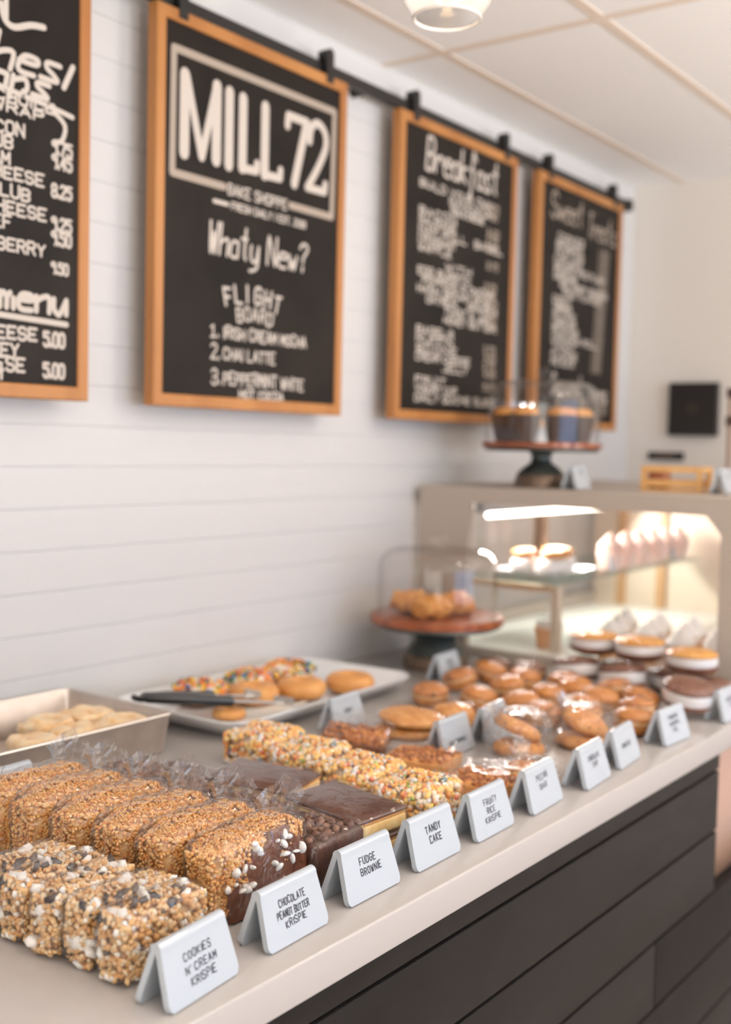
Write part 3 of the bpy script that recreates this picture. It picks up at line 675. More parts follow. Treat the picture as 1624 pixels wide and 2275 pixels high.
# peanut butter slabs with chocolate: six wrapped slabs in a row
def face_patch(q): return q[0] > 0.018 and (q[1] * 0.5 + (0.052 - q[2])) > -0.022 + 0.02 * noise.noise(Vector(q) * 60)
PBS = (0.052, 0.148, 0.088)
pb = []
for i in range(2):
    o = treat('peanut_butter_treat', PBS, 3400, 0.0031, 40 + i, M_puff, M_puffcore, film=M_film, film_pad=0.005, round_=0.75, lump=0.004)
    # cut face: chocolate and marshmallow, showing on the nearest slab only
    rng = np.random.default_rng(90 + i)
    Q = np.stack([np.full(700, PBS[0] / 2 - 0.0005), rng.uniform(-.07, .07, 700), rng.uniform(.006, .082, 700)], 1)
    keep = [q for q in Q if i == 0 and (q[1] * 0.55 + (0.048 - q[2])) > -0.024 + 0.030 * noise.noise(Vector(q) * 35) and q[1] > -0.052 + 0.02 * noise.noise(Vector(q) * 50) and math.hypot(q[1] / .074, (q[2] - .03) / .058) < 1]
    if i == 0:
        cb = MB(); ny, nz = 60, 38; pos = {}
        def mask(y, z): return min((y * .6 + (.050 - z)) + .026 - .030 * noise.noise(Vector((1, y * 38, z * 38))) - .012 * noise.noise(Vector((5, y * 110, z * 110))), y + .054 - .02 * noise.noise(Vector((3, y * 50, z * 50))), .0745 - math.hypot(y, max(0, z - .03) * 1.25))
        def vid(a_, c_):
            if (a_, c_) not in pos:
                y, z = -.074 + .148 * a_ / ny, .003 + .082 * c_ / nz; k_ = mask(y, z)
                pos[(a_, c_)] = cb.n; cb.v.append((PBS[0] / 2 - .002 + .0045 * min(1, max(0, k_) / .008) + .0016 * noise.noise(Vector((2, y * 120, z * 120))), y, z)); cb.n += 1
            return pos[(a_, c_)]
        for a_ in range(ny):
            for c_ in range(nz):
                if mask(-.074 + .148 * (a_ + .5) / ny, .003 + .082 * (c_ + .5) / nz) > -.002:
                    cb.f.append((vid(a_, c_), vid(a_ + 1, c_), vid(a_ + 1, c_ + 1), vid(a_, c_ + 1))); cb.mi.append(0)
        cb.build('chocolate_layer', M_choc, o, angle=180)
    Q = np.stack([np.full(30, PBS[0] / 2 + 0.0005), rng.uniform(-.064, .066, 30), rng.uniform(.018, .08, 30)], 1)
    Q = np.array([q for q in Q if math.hypot(q[1] / .07, (q[2] - .03) / .055) < 1])
    if i == 0: link('marshmallow_pieces', grains_mesh('marshmallow_pieces', Q + np.array([.0022, 0, 0]), 0.0052, 95 + i, [M_mallow], shape=(.55, .85, 1.1), base=ICO2, lump=0.03), o)['kind'] = 'stuff'
    wrap_tail(o, (-0.004, 0.056, 0.078), 0.056, 0.036, 60 + i, lean=(0.05, 0.12), rz=-0.95)
    pb.append(o)
lab = ['wrapped peanut butter cereal slab nearest the counter edge, chocolate and marshmallow on its cut face', 'wrapped peanut butter cereal slab second from the counter edge', 'wrapped peanut butter cereal slab third from the counter edge',
       'wrapped peanut butter cereal slab fourth from the counter edge', 'wrapped peanut butter cereal slab fifth from the counter edge', 'wrapped peanut butter cereal slab at the back of its row near the pan']
for i in range(6):
    o = pb[i] if i < 2 else copy_tree(pb[1])
    place(o, -0.136 - 0.0665 * i, 0.9085 - 0.004 * i, CT + 0.0005, [0.012, -0.015, 0.015, 0.0, -0.015, 0.012][i], lab[i], 'cereal treat', 'wrapped peanut butter cereal slabs')
wrap_tail(o, (-0.01, -0.06, 0.082), 0.035, 0.03, 77, lean=(-.2, -.3), rz=-.2)

# fruity squares
fr = [treat('fruity_treat', (0.098, 0.098, 0.056), 950, 0.0055, 70 + i, M_fruity, M_fruitcore, extra=[('marshmallow_pieces', 22, 0.0062, [M_mallow], (1, .8, .6), None, 0)], film=M_filmsoft, film_pad=0.003, round_=0.5, lump=0.005) for i in range(2)]
lab = ['fruity coloured cereal square nearest its sign', 'fruity coloured cereal square second back from its sign', 'fruity coloured cereal square third back from its sign', 'fruity coloured cereal square at the back, nearest the donut platter']
for i in range(4):
    o = fr[i] if i < 2 else copy_tree(fr[i - 2])
    place(o, -0.150 - 0.1105 * i, 1.262 + 0.0225 * i, CT + 0.0005, [0.08, -0.10, 0.10, 0.06][i], lab[i], 'cereal treat', 'fruity cereal squares', rx=[0, 0.0, 0.0, 0][i])
wrap_tail(fr[0], (0.02, 0.045, 0.045), 0.022, 0.022, 31, lean=(0.3, .2), rz=-1.2)

# ------------------------------------------------------------------ brownies
M_fudge = noisy('fudge_crumb', [(0.3, (62, 36, 28)), (0.7, (86, 52, 40))], scale=60, detail=6, rough=0.55, bstr=0.6, bdist=0.004)
M_chunk = island('chocolate_chunks', [(0, (120, 84, 66)), (.4, (96, 62, 48)), (.75, (142, 104, 84))], rough=0.5)
def brownie(seed):
    o = empty('fudge_brownie', (0, 0, 0)); s = (0.098, 0.094, 0.050)
    bevel_box('cake', s, M_fudge, 0.006, o)
    rng = np.random.default_rng(seed); n = 60
    P = np.stack([rng.uniform(-.042, .042, n), rng.uniform(-.040, .040, n), np.full(n, .051)], 1)
    link('chunk_topping', grains_mesh('chunk_topping', P, 0.0062, seed, [M_chunk], lump=.25), o)['kind'] = 'stuff'
    shell('plastic_wrap', (s[0] + .008, s[1] + .008, s[2] + .009), 8, M_filmsoft, o, amp=.004, freq=30, seed=seed)
    return o
br = [brownie(5), brownie(6)]
spots = [(-0.150, 1.032, 0, 0.02, 'wrapped fudge brownie standing right behind the brownie sign'), (-0.262, 1.042, 0, -0.05, 'wrapped fudge brownie second back from the brownie sign'), (-0.372, 1.046, 0, 0.04, 'wrapped fudge brownie third back from the brownie sign'),
         (-0.482, 1.052, 0, 0.1, 'wrapped fudge brownie at the back of its row, beyond the golden treats')]
for i, (x, y, z, rz, l) in enumerate(spots):
    o = br[i] if i < 2 else copy_tree(br[i % 2]); place(o, x, y, CT + .0005 + z, rz, l, 'brownie', 'wrapped fudge brownies')

# ------------------------------------------------------------------ tandy cakes
M_sponge = noisy('yellow_sponge', [(0.3, (234, 192, 126)), (0.7, (244, 216, 160))], scale=90, rough=0.7, bstr=0.5, sub=0.1)
M_glaze = noisy('chocolate_glaze', [(0.3, (72, 40, 28)), (0.7, (96, 58, 42))], scale=12, rough=0.28, bstr=0.15, coat=0.2)
M_pb = mat('peanut_butter_layer', (206, 150, 92), 0.5)
def tandy(seed):
    o = empty('tandy_cake', (0, 0, 0)); s = (0.128, 0.088)
    bevel_box('sponge', (s[0], s[1], 0.017), M_sponge, 0.003, o)
    bevel_box('peanut_butter_layer', (s[0] - .001, s[1] - .001, 0.003), M_pb, 0.001, o, loc=(0, 0, 0.0171))
    bevel_box('chocolate_layer', (s[0] + .001, s[1] + .001, 0.005), M_glaze, 0.002, o, loc=(0, 0, 0.0202))
    shell('plastic_wrap', (s[0] + .012, s[1] + .010, 0.030), 10, M_filmsoft, o, amp=.0035, freq=28, seed=seed)
    return o
td = [tandy(3), tandy(4)]
for i, (x, y, z, rz, rx, ry, l) in enumerate([(-0.166, 1.138, 0.0005, 0.0, 0, 0, 'lower wrapped chocolate topped cake behind the tandy sign'),
        (-0.170, 1.130, 0.030, -0.12, 0.03, 0.03, 'upper wrapped chocolate topped cake behind the tandy sign, yellow sponge showing'),
        (-0.320, 1.150, 0.0005, -0.05, 0, 0, 'lower wrapped chocolate topped cake of the rear pair'), (-0.318, 1.142, 0.032, 0.18, 0.05, 0.02, 'upper wrapped chocolate topped cake of the rear pair, pale glare on its top'),
        (-0.472, 1.150, 0.0005, 0.1, 0, 0, 'wrapped chocolate topped cake lying flat beside the brownies at the back')]):
    o = td[i] if i < 2 else copy_tree(td[i % 2])
    place(o, x, y, CT + z, rz, l, 'cake', 'wrapped chocolate topped cakes', rx, ry)

# ------------------------------------------------------------------ pecan bars
M_pecan = island('pecan_topping', [(0, (170, 100, 46)), (.3, (196, 124, 62)), (.6, (146, 82, 38)), (.85, (214, 150, 84))], rough=0.35)
M_short = noisy('shortbread', [(0.3, (196, 132, 72)), (0.7, (216, 156, 94))], scale=70, rough=0.65, bstr=0.4)
M_caramel = noisy('dark_caramel', [(0.3, (92, 52, 30)), (0.7, (128, 76, 44))], scale=30, rough=0.35, bstr=0.2)
def pecan(seed, base_mat, s=(0.104, 0.094, 0.020)):
    o = empty('pecan_bar', (0, 0, 0)); bevel_box('base', s, base_mat, .003, o)
    rng = np.random.default_rng(seed); n = 230
    P = np.stack([rng.uniform(-s[0] / 2 + .005, s[0] / 2 - .005, n), rng.uniform(-s[1] / 2 + .005, s[1] / 2 - .005, n), s[2] + rng.uniform(-.003, .0015, n)], 1)
    link('nut_topping', grains_mesh('nut_topping', P, .0055, seed, [M_pecan], shape=(1.3, .7, .5)), o)['kind'] = 'stuff'
    shell('plastic_wrap', (s[0] + .014, s[1] + .012, s[2] + .018), 7, M_filmsoft, o, amp=.006, freq=24, seed=seed)
    return o
p1 = pecan(8, M_short); place(p1, -0.284, 1.478, CT + .0005, 0.25, 'wrapped pecan bar in front of the long word sign, glossy film', 'pecan bar', 'pecan bars')
p2 = copy_tree(p1); place(p2, -0.150, 1.432, CT + .0005, -0.05, 'wrapped pecan bar half hidden by the pecan and fruity signs', 'pecan bar', 'pecan bars')
p3 = pecan(9, M_caramel, (0.108, 0.100, 0.018)); place(p3, -0.420, 1.485, CT + .012, 0.50, 'dark pecan bar lying tilted between the fruity squares and the sign', 'pecan bar', 'pecan bars', 0.05, 0.1)

# ------------------------------------------------------------------ cookies
M_oat = spotted('oat_cookie', [(0.3, (186, 116, 58)), (0.5, (208, 140, 76)), (0.7, (222, 160, 96))], 0.35, (84, 52, 36), vscale=95, thr=0.22, scale=60, bstr=0.8, rough=0.6)
M_goldc = noisy('golden_cookie', [(0.3, (198, 128, 62)), (0.7, (226, 166, 98))], scale=70, detail=6, rough=0.6, bstr=0.7, bdist=.003)
def cookie_mesh(r, h, seed, m, parent, name='cookie', loc=(0, 0, 0), rot=(0, 0, 0)):
    def wob(a, z): return 1 + 0.05 * noise.noise(Vector((math.cos(a) * 2 + seed, math.sin(a) * 2, z * 30)))
    prof = [(0, 0), (r * .88, 0), (r * .98, h * .2), (r, h * .4), (r * .95, h * .65), (r * .8, h * .86), (r * .5, h * .96), (0, h)]
    b = MB(); b.lathe(prof, 36, wob=wob)
    b.v = [(x, y, z + (0.0022 * noise.noise(Vector((x * 130, y * 130, seed))) if z > h * .3 else 0)) for x, y, z in b.v]
    return b.build(name, m, parent, loc=loc, rot=rot, angle=70)
def bagged(seed, two=True, r=0.042):
    o = empty('bagged_cookie', (0, 0, 0))
    cookie_mesh(r, .021, seed, M_oat, o)
    if two: cookie_mesh(r * .98, .021, seed + 3, M_oat, o, loc=(-0.006, 0.010, .031), rot=(0.0, 0.42, 0.3))
    s = (2 * r + .030, 2 * r + .034, .074 if two else .029)
    shell('plastic_wrap', s, 3.2, M_film, o, amp=.006, freq=24, seed=seed, loc=(0, 0, -.001))
    wrap_tail(o, (-r + .004, 0.008, .052 if two else .020), .036, .040, seed, lean=(-0.35, 0.1), rz=.4)
    return o
ck = bagged(1); place(ck, -0.208, 1.652, CT + .0012, 0.5, 'bag of two oat cookies beside the rear signs, bag corner raised', 'cookie', 'bagged oat cookies')
k2 = copy_tree(ck); place(k2, -0.150, 1.764, CT + .0012, -0.25, 'bag of two oat cookies nearest the one line sign', 'cookie', 'bagged oat cookies')
k3 = bagged(7, False, .034); place(k3, -0.134, 1.540, CT + .0012, -0.5, 'bag with one oat cookie lying flat behind the two line cookie sign', 'cookie', 'bagged oat cookies')
def plain_cookie(r, h, seed): o = empty('golden_cookie', (0, 0, 0)); cookie_mesh(r, h, seed, M_goldc, o); shell('plastic_wrap', (2.1 * r, 2.1 * r, h * 1.15), 3, M_filmsoft, o, amp=.002, freq=25, seed=seed); return o
g1 = plain_cookie(.056, .018, 4); place(g1, -0.420, 1.636, CT + .0005, 0, 'large golden cookie lying flat behind the dark pecan bar', 'cookie', 'golden cookies')
g2 = copy_tree(g1); place(g2, -0.414, 1.640, CT + .022, 1.0, 'large golden cookie resting on top of another behind the dark pecan bar', 'cookie', 'golden cookies', .06, .05)
g3 = plain_cookie(.042, .036, 9); place(g3, -0.395, 1.748, CT + .0005, 0, 'thick golden cookie beside the small whoopie pies', 'cookie', 'golden cookies', 0, 0)

# ------------------------------------------------------------------ whoopie pies
M_pump = spotted('pumpkin_cake', [(0.3, (160, 90, 32)), (0.5, (188, 116, 46)), (0.7, (206, 138, 66))], 0.55, (70, 42, 30), vscale=75, thr=0.25, scale=60, bstr=0.5, rough=0.45)
M_pumpb = noisy('pumpkin_cake_plain', [(0.3, (176, 104, 36)), (0.7, (206, 138, 64))], scale=60, rough=0.45, bstr=0.4)
M_tan = mat('tan_cream', (216, 168, 116), 0.5, sub=.1)
M_cocoa = noisy('cocoa_cake', [(0.3, (96, 56, 38)), (0.7, (130, 80, 56))], scale=60, detail=6, rough=0.45, bstr=0.5)
M_white = mat('marshmallow_filling', (238, 234, 232), 0.45, sub=.15)
M_gold = noisy('golden_cake', [(0.3, (206, 140, 66)), (0.7, (226, 168, 92))], scale=60, rough=0.5, bstr=0.4)
def whoopie(name, r, h, seed, mt, mb_, mf, fill=(.40, .58), film=M_filmgloss):
    o = empty(name, (0, 0, 0)); f0, f1 = fill
    def wob(a, z): return 1 + 0.035 * noise.noise(Vector((math.cos(a) * 1.5 + seed * 2.3, math.sin(a) * 1.5, z * 8)))
    MB().lathe([(0, 0), (r * .55, .0), (r * .85, h * f0 * .30), (r * .98, h * f0 * .75), (r * .97, h * f0), (0, h * f0)], 36, wob=wob).build('bottom_cake', mb_, o, angle=70)
    MB().lathe([(0, h * f0), (r * .93, h * f0), (r * .98, h * (f0 + f1) / 2), (r * .93, h * f1), (0, h * f1)], 36, wob=wob).build('filling', mf, o, angle=70)
    MB().lathe([(0, h * f1), (r * .96, h * f1), (r, h * (f1 + .08)), (r * .93, h * (f1 + (1 - f1) * .48)), (r * .72, h * (f1 + (1 - f1) * .78)), (r * .4, h * (f1 + (1 - f1) * .95)), (0, h)], 36, wob=wob).build('top_cake', mt, o, angle=70)
    if film: shell('plastic_wrap', (2.06 * r, 2.06 * r, h * 1.06), 2.6, film, o, sub=4, amp=.0022, freq=30, seed=seed)
    return o
mini = [(-0.507, 1.845), (-0.413, 1.861), (-0.528, 1.996), (-0.42, 1.995), (-0.33, 1.886), (-0.323, 1.974), (-0.441, 2.096), (-0.264, 1.840), (-0.361, 2.126), (-0.307, 2.066), (-0.229, 1.930), (-0.233, 2.012), (-0.244, 2.114), (-0.174, 2.064), (-0.140, 1.974), (-0.190, 1.866), (-0.116, 1.898), (-0.521, 2.088)]
where = ['small pumpkin whoopie pie at the near left corner of the spread, beside the donut side', 'small pumpkin whoopie pie second along the near left side, chips showing', 'small pumpkin whoopie pie at the left edge of the spread behind the corner one', 'small pumpkin whoopie pie in the second row from the left, glossy top',
         'small pumpkin whoopie pie just behind the raised cookie bag', 'small pumpkin whoopie pie third row centre left', 'small pumpkin whoopie pie far left centre, near the dark pies', 'small pumpkin whoopie pie behind the second cookie bag, left one',
         'small pumpkin whoopie pie in front of the leftmost white filled chocolate pie', 'small pumpkin whoopie pie at the very middle of the spread', 'small pumpkin whoopie pie behind the second cookie bag, right one', 'small pumpkin whoopie pie right of the middle of the spread',
         'small pumpkin whoopie pie in front of the middle white filled chocolate pie', 'small pumpkin whoopie pie left of the largest chocolate pie', 'small pumpkin whoopie pie left of the three line sign, second row', 'small pumpkin whoopie pie with dark chips above the one line sign', 'small pumpkin whoopie pie touching the three line sign', 'small pumpkin whoopie pie at the back left, next to the small cocoa pies']
wm = [whoopie('pumpkin_whoopie_pie', .0355, .042, 1, M_pump, M_pumpb, M_tan), whoopie('pumpkin_whoopie_pie', .0355, .044, 2, M_pumpb, M_pump, M_tan)]
RW = random.Random(8)
for i, (x, y) in enumerate(mini):
    o = wm[i] if i < 2 else copy_tree(wm[(i * 7 // 3) % 2])
    t = RW.uniform(0.06, 0.26); d = RW.uniform(0, 2 * PI)
    place(o, x, y, CT + .0008 + .024 * math.sin(t), RW.uniform(0, 6), where[i], 'whoopie pie', 'small pumpkin whoopie pies', t * math.cos(d), t * math.sin(d))
wc = whoopie('chocolate_whoopie_pie', .050, .052, 3, M_cocoa, M_cocoa, M_white, fill=(.24, .66))
CPL = [(-0.092, 2.097, .02, 'largest looking chocolate whoopie pie, white filling, behind the three line sign', .10, .14), (-0.105, 2.238, 0, 'chocolate whoopie pie at the right end, partly behind the right edge sign', 0, .0),
       (-0.378, 2.218, .010, 'leftmost white filled chocolate whoopie pie, tilted toward the camera', -.12, -.12), (-0.268, 2.204, .010, 'middle white filled chocolate whoopie pie, tilted toward the camera', -.12, -.12),
       (-0.198, 2.300, 0, 'chocolate whoopie pie under the right golden topped pie', 0, 0), (-0.312, 2.305, 0, 'chocolate whoopie pie under the middle golden topped pie', 0, 0)]
for i, (x, y, z, l, rx, ry) in enumerate(CPL):
    o = wc if i == 0 else copy_tree(wc); place(o, x, y, CT + .0008 + z, i * 1.1, None, None, None); o.rotation_euler = (rx, ry, 0); tag(o, l, 'whoopie pie', 'white filled chocolate whoopie pies')
ws = whoopie('cocoa_whoopie_pie', .039, .042, 5, M_cocoa, M_cocoa, M_tan)
place(ws, -0.478, 2.190, CT + .0008, 0, 'small cocoa whoopie pie left of the white filled ones', 'whoopie pie', 'small cocoa whoopie pies')
c = copy_tree(ws); place(c, -0.558, 2.176, CT + .0008, 2, 'small cocoa whoopie pie furthest left, near the cake stand sign', 'whoopie pie', 'small cocoa whoopie pies', .05, .1)
wg = whoopie('golden_whoopie_pie', .052, .050, 6, M_gold, M_cocoa, M_white, fill=(.34, .70))
for i, (x, y, z, l) in enumerate([(-0.362, 2.262, .065, 'golden topped whoopie pie stacked at the left of the three'), (-0.256, 2.258, .065, 'golden topped whoopie pie stacked in the middle of the three'), (-0.135, 2.235, .058, 'golden topped whoopie pie stacked at the right of the three, thick white filling')]):
    o = wg if i == 0 else copy_tree(wg); place(o, x, y, CT + z, i * 1.3, l, 'whoopie pie', 'golden topped whoopie pies')
o = copy_tree(wm[0]); place(o, -0.048, 2.318, CT + .0008, .4, 'small pumpkin whoopie pie alone at the far right by the glass case', 'whoopie pie', 'small pumpkin whoopie pies')

# ------------------------------------------------------------------ donut platter
def rrect(w, d, r, z, n=8):
    pts = []
    for cx, cy, a0 in ((w / 2 - r, d / 2 - r, 0), (-w / 2 + r, d / 2 - r, 90), (-w / 2 + r, -d / 2 + r, 180), (w / 2 - r, -d / 2 + r, 270)):
        for i in range(n + 1):
            a = math.radians(a0 + 90 * i / n); pts.append((cx + r * math.cos(a), cy + r * math.sin(a), z))
    return pts
def tray(name, w, d, prof, r, m, parent=None, **kw):
    """prof: list of (inset, z) going up the outside and down the inside"""
    b = MB(); b.loft([rrect(w - 2 * i, d - 2 * i, max(.002, r - i * kw.get('rk', 1)), z) for i, z in prof])
    return b.build(name, m, parent, angle=40)
PX, PY = -0.745, 1.655
o = tray('serving_platter', 0.31, 0.565, [(.046, 0), (.044, .004), (.030, .007), (.010, .022), (.001, .031), (0, .0335), (.001, .035), (.004, .0352), (.007, .033), (.018, .022), (.036, .0105), (.044, .009)], .05, M_china)
place(o, PX, PY, CT + .0003, 0.03, 'white rectangular platter with a raised rim holding the donuts', 'platter')
o = bpy.data.objects.new('baking_paper', None); bpy.data.objects.remove(o)
b = MB(); n = 12
for i in range(n + 1):
    for j in range(n + 1):
        u, v = i / n, j / n; x, y = -.05 + .10 * u, -.20 + .19 * v
        b.v.append((x, y, .0115 + .006 * max(0, u - .7) / .3 + .002 * abs(noise.noise(Vector((u * 5, v * 5, 1)))))); b.n += 1
F = [(i * (n + 1) + j, (i + 1) * (n + 1) + j, (i + 1) * (n + 1) + j + 1, i * (n + 1) + j + 1) for i in range(n) for j in range(n)]
b.f = F; b.mi = [0] * len(F)
o = b.build('baking_paper', M_paper); sm = o.modifiers.new('thickness', 'SOLIDIFY'); sm.thickness = .0005
place(o, PX + .035, PY, CT, .25, 'crumpled white baking paper under the tongs on the platter', 'paper')
M_dough = noisy('fried_dough', [(0.3, (198, 134, 70)), (0.6, (216, 156, 90)), (0.8, (224, 172, 108))], scale=22, detail=5, rough=0.5, bstr=0.25)
M_icing = mat('white_icing', (240, 226, 210), 0.35, sub=.1)
M_sprk = island('rainbow_sprinkles', [(0, (236, 140, 34)), (.24, (244, 190, 50)), (.38, (196, 48, 36)), (.48, (52, 128, 44)), (.60, (30, 96, 168)), (.71, (240, 160, 110)), (.80, (92, 38, 28)), (.9, (248, 210, 70))], rough=0.3)
def torus(R_, r, kz, seed, a0=0, a1=360, pad=0.0, seg=44, ring=18, drip=0.0):
    b = MB(); V = []; closed = (a1 - a0) >= 360; m_ = ring if closed else ring + 1
    for i in range(seg):
        A = 2 * PI * i / seg; dd = drip * noise.noise(Vector((math.cos(A) * 3 + seed, math.sin(A) * 3, 0))) if drip else 0
        for j in range(m_):
            B_ = math.radians((a0 - dd) + (a1 - a0 + 2 * dd) * j / ring); rr = (r + pad) * (1 + .05 * noise.noise(Vector((math.cos(A) * 2, math.sin(A) * 2, seed))))
            q = R_ + rr * math.cos(B_); V.append((q * math.cos(A), q * math.sin(A), r * kz + rr * kz * math.sin(B_)))
    F = []
    for i in range(seg):
        i2 = (i + 1) % seg
        for j in range(ring):
            j2 = (j + 1) % m_ if closed else j + 1
            F.append((i * m_ + j, i2 * m_ + j, i2 * m_ + j2, i * m_ + j2))
    b.add(V, F); return b
def donut(name, seed, iced):
    o = empty(name, (0, 0, 0)); R_, r, kz = .0295, .0195, .92
    torus(R_, r, kz, seed).build('dough', M_dough, o, angle=180)
    if iced:
        torus(R_, r, kz, seed, 8, 172, pad=.0022, drip=22).build('icing', M_icing, o, angle=180)
        rng = np.random.default_rng(seed); n = 170
        A = rng.uniform(0, 2 * PI, n); B_ = np.radians(rng.uniform(18, 165, n)); rr = r + .0032
        q = R_ + rr * np.cos(B_); P = np.stack([q * np.cos(A), q * np.sin(A), r * kz + rr * kz * np.sin(B_)], 1)
        s = link('sprinkles', grains_mesh('sprinkles', P, .0066, seed, [M_sprk], shape=(1.05, .62, .62), var=.15, lump=.02), o); s['kind'] = 'stuff'
    return o
d1 = donut('sprinkled_donut', 1, True)
for i, (x, y, l) in enumerate([(-0.815, 1.530, 'iced donut with rainbow sprinkles nearest the baking pan'), (-0.812, 1.668, 'iced donut with rainbow sprinkles in the middle of the three'), (-0.815, 1.790, 'iced donut with rainbow sprinkles at the far end of the platter')]):
    o = d1 if i == 0 else copy_tree(d1); place(o, x, y, CT + .0125, i * 1.7 + .3, l, 'donut', 'sprinkled donuts', 0, 0)
d2 = donut('plain_donut', 4, False)
for i, (x, y, l) in enumerate([(-0.742, 1.598, 'plain golden donut just behind the tong tips'), (-0.706, 1.694, 'plain golden donut in the middle of the front row'), (-0.668, 1.800, 'plain golden donut at the right end of the platter'), (-0.690, 1.475, 'plain golden donut under the tongs, mostly hidden by them')]):
    o = d2 if i == 0 else copy_tree(d2); place(o, x, y, CT + (.0125 if i < 3 else .0125), i * 1.1, l, 'donut', 'plain donuts', 0, 0)
    if i == 3: o.scale = (.62, .62, .55)
# tongs: two sprung arms with black grips and scalloped tips
tg = empty('serving_tongs', (0, 0, 0), 0, 'metal tongs with black grips lying across the donut platter', 'tongs')
def arm(p0, p1, w, name_g, z1, ang):
    p0, p1 = Vector(p0), Vector(p1); d = (p1 - p0); L = d.length; t = d / L; s = t.cross(Vector((0, 0, 1))).normalized(); up = s.cross(t)
    def sec(q, ww, hh): return [q + s * ww * a + up * hh * c for a, c in ((-1, -.6), (-.6, -1), (.6, -1), (1, -.6), (1, .6), (.6, 1), (-.6, 1), (-1, .6))]
    b = MB(); b.loft([sec(p0 + t * L * f, w * k, .0085 * k2) for f, k, k2 in ((0, .55, .6), (.03, .85, .9), (.2, 1, 1), (.45, 1, 1), (.575, 1.0, 1.05), (.60, .95, .95))]); b.build('grip', M_grip, tg, angle=50)
    b = MB(); b.loft([sec(p0 + t * L * f, w * k, .0018) for f, k in ((.55, .75), (.8, .8), (.9, 1.0), (.95, 1.15))]); b.build('arm', M_steel, tg, angle=50)
    b = MB()
    for k in range(6):
        q = p0 + t * L * (.90 + .022 * k); b.tube([q - up * .004, q + up * .012 * (1 - .06 * k)], [.0052, .0046], 10)
    b.build('scalloped_tip', M_steel, tg)
arm((-0.760, 1.335, CT + .062), (-0.622, 1.560, CT + .036), .0100, 'grip', 0, 0)
arm((-0.768, 1.340, CT + .062), (-0.700, 1.560, CT + .038), .0100, 'grip', 0, 0)
MB().tube([(-0.776, 1.330, CT + .062), (-0.768, 1.326, CT + .062), (-0.756, 1.326, CT + .062), (-0.750, 1.331, CT + .062)], .0055, 10).build('spring_end', M_grip, tg)

# ------------------------------------------------------------------ baking pan and cinnamon rolls
pan = empty('baking_pan', (-0.766, 1.096, CT + .0003), 0, 'grey metal baking pan at the left edge holding the cinnamon rolls', 'baking pan')
tray('pan_body', 0.262, 0.386, [(.015, 0), (.013, .0015), (.002, .062), (0, .064), (.0035, .064), (.0045, .062), (.0155, .004), (.017, .003)], .014, M_pan, pan)
b = MB(); L = rrect(.262, .386, .014, .0645, 6); L.append(L[0]); b.tube(L, .0027, 8); b.build('rolled_rim', M_panrim, pan)
M_bun = noisy('bun_dough', [(0.3, (196, 136, 84)), (0.6, (222, 172, 122)), (0.8, (232, 192, 148))], scale=30, rough=0.6, bstr=0.3)
M_cfrost = noisy('cream_frosting', [(0.30, (196, 140, 84)), (0.42, (230, 192, 142)), (0.6, (240, 218, 184)), (0.72, (226, 178, 124))], scale=34, stretch=(1, 1, 2), detail=4, rough=0.38, sub=.1, bstr=0.15)
def bun(seed):
    o = empty('cinnamon_roll', (0, 0, 0)); s = (.074, .074, .040)
    shell('bun', s, 5, M_bun, o, amp=.003, freq=40, seed=seed)
    def ex(q):
        a = math.atan2(q[1], q[0]); rr = math.hypot(q[0], q[1]); q = np.array(q)
        if q[2] > .008: q[2] += .0032 * math.sin(a + rr * 190) * min(1, rr / .02) * (rr < .04)
        return q
    shell('icing', (.077, .077, .027), 3.6, M_cfrost, o, amp=.006, freq=32, seed=seed + 3, loc=(0, 0, .026), extra=ex)
    return o
b0, b1_ = bun(1), bun(2)
for i, (x, y, l) in enumerate([(-0.697, 1.230, 'frosted cinnamon roll in the front right corner of the pan'), (-0.697, 1.149, 'frosted cinnamon roll in the middle of the front side of the pan'), (-0.697, 1.067, 'frosted cinnamon roll at the torn front edge beside the empty part of the pan'),
        (-0.779, 1.230, 'frosted cinnamon roll in the right middle of the pan'), (-0.779, 1.149, 'frosted cinnamon roll at the centre of the pan'), ]):
    o = [b0, b1_][i] if i < 2 else copy_tree([b0, b1_][i % 2]); place(o, x, y, CT + .0045, i * PI / 2, l, 'cinnamon roll', 'frosted cinnamon rolls')
b = MB(); 
for i in range(9):
    for j in range(9): b.v.append((-.03 + .0075 * i, -.03 + .0075 * j, .004 + .022 * max(0, 1 - i / 5) + .004 * noise.noise(Vector((i * .6, j * .6, 3))))); b.n += 1
b.f = [(i * 9 + j, (i + 1) * 9 + j, (i + 1) * 9 + j + 1, i * 9 + j + 1) for i in range(8) for j in range(8)]; b.mi = [0] * 64
o = b.build('baking_paper', M_paper); sm = o.modifiers.new('thickness', 'SOLIDIFY'); sm.thickness = .0008
place(o, -0.690, 0.990, CT + .004, .3, 'scrap of baking paper in the empty part of the pan', 'paper')

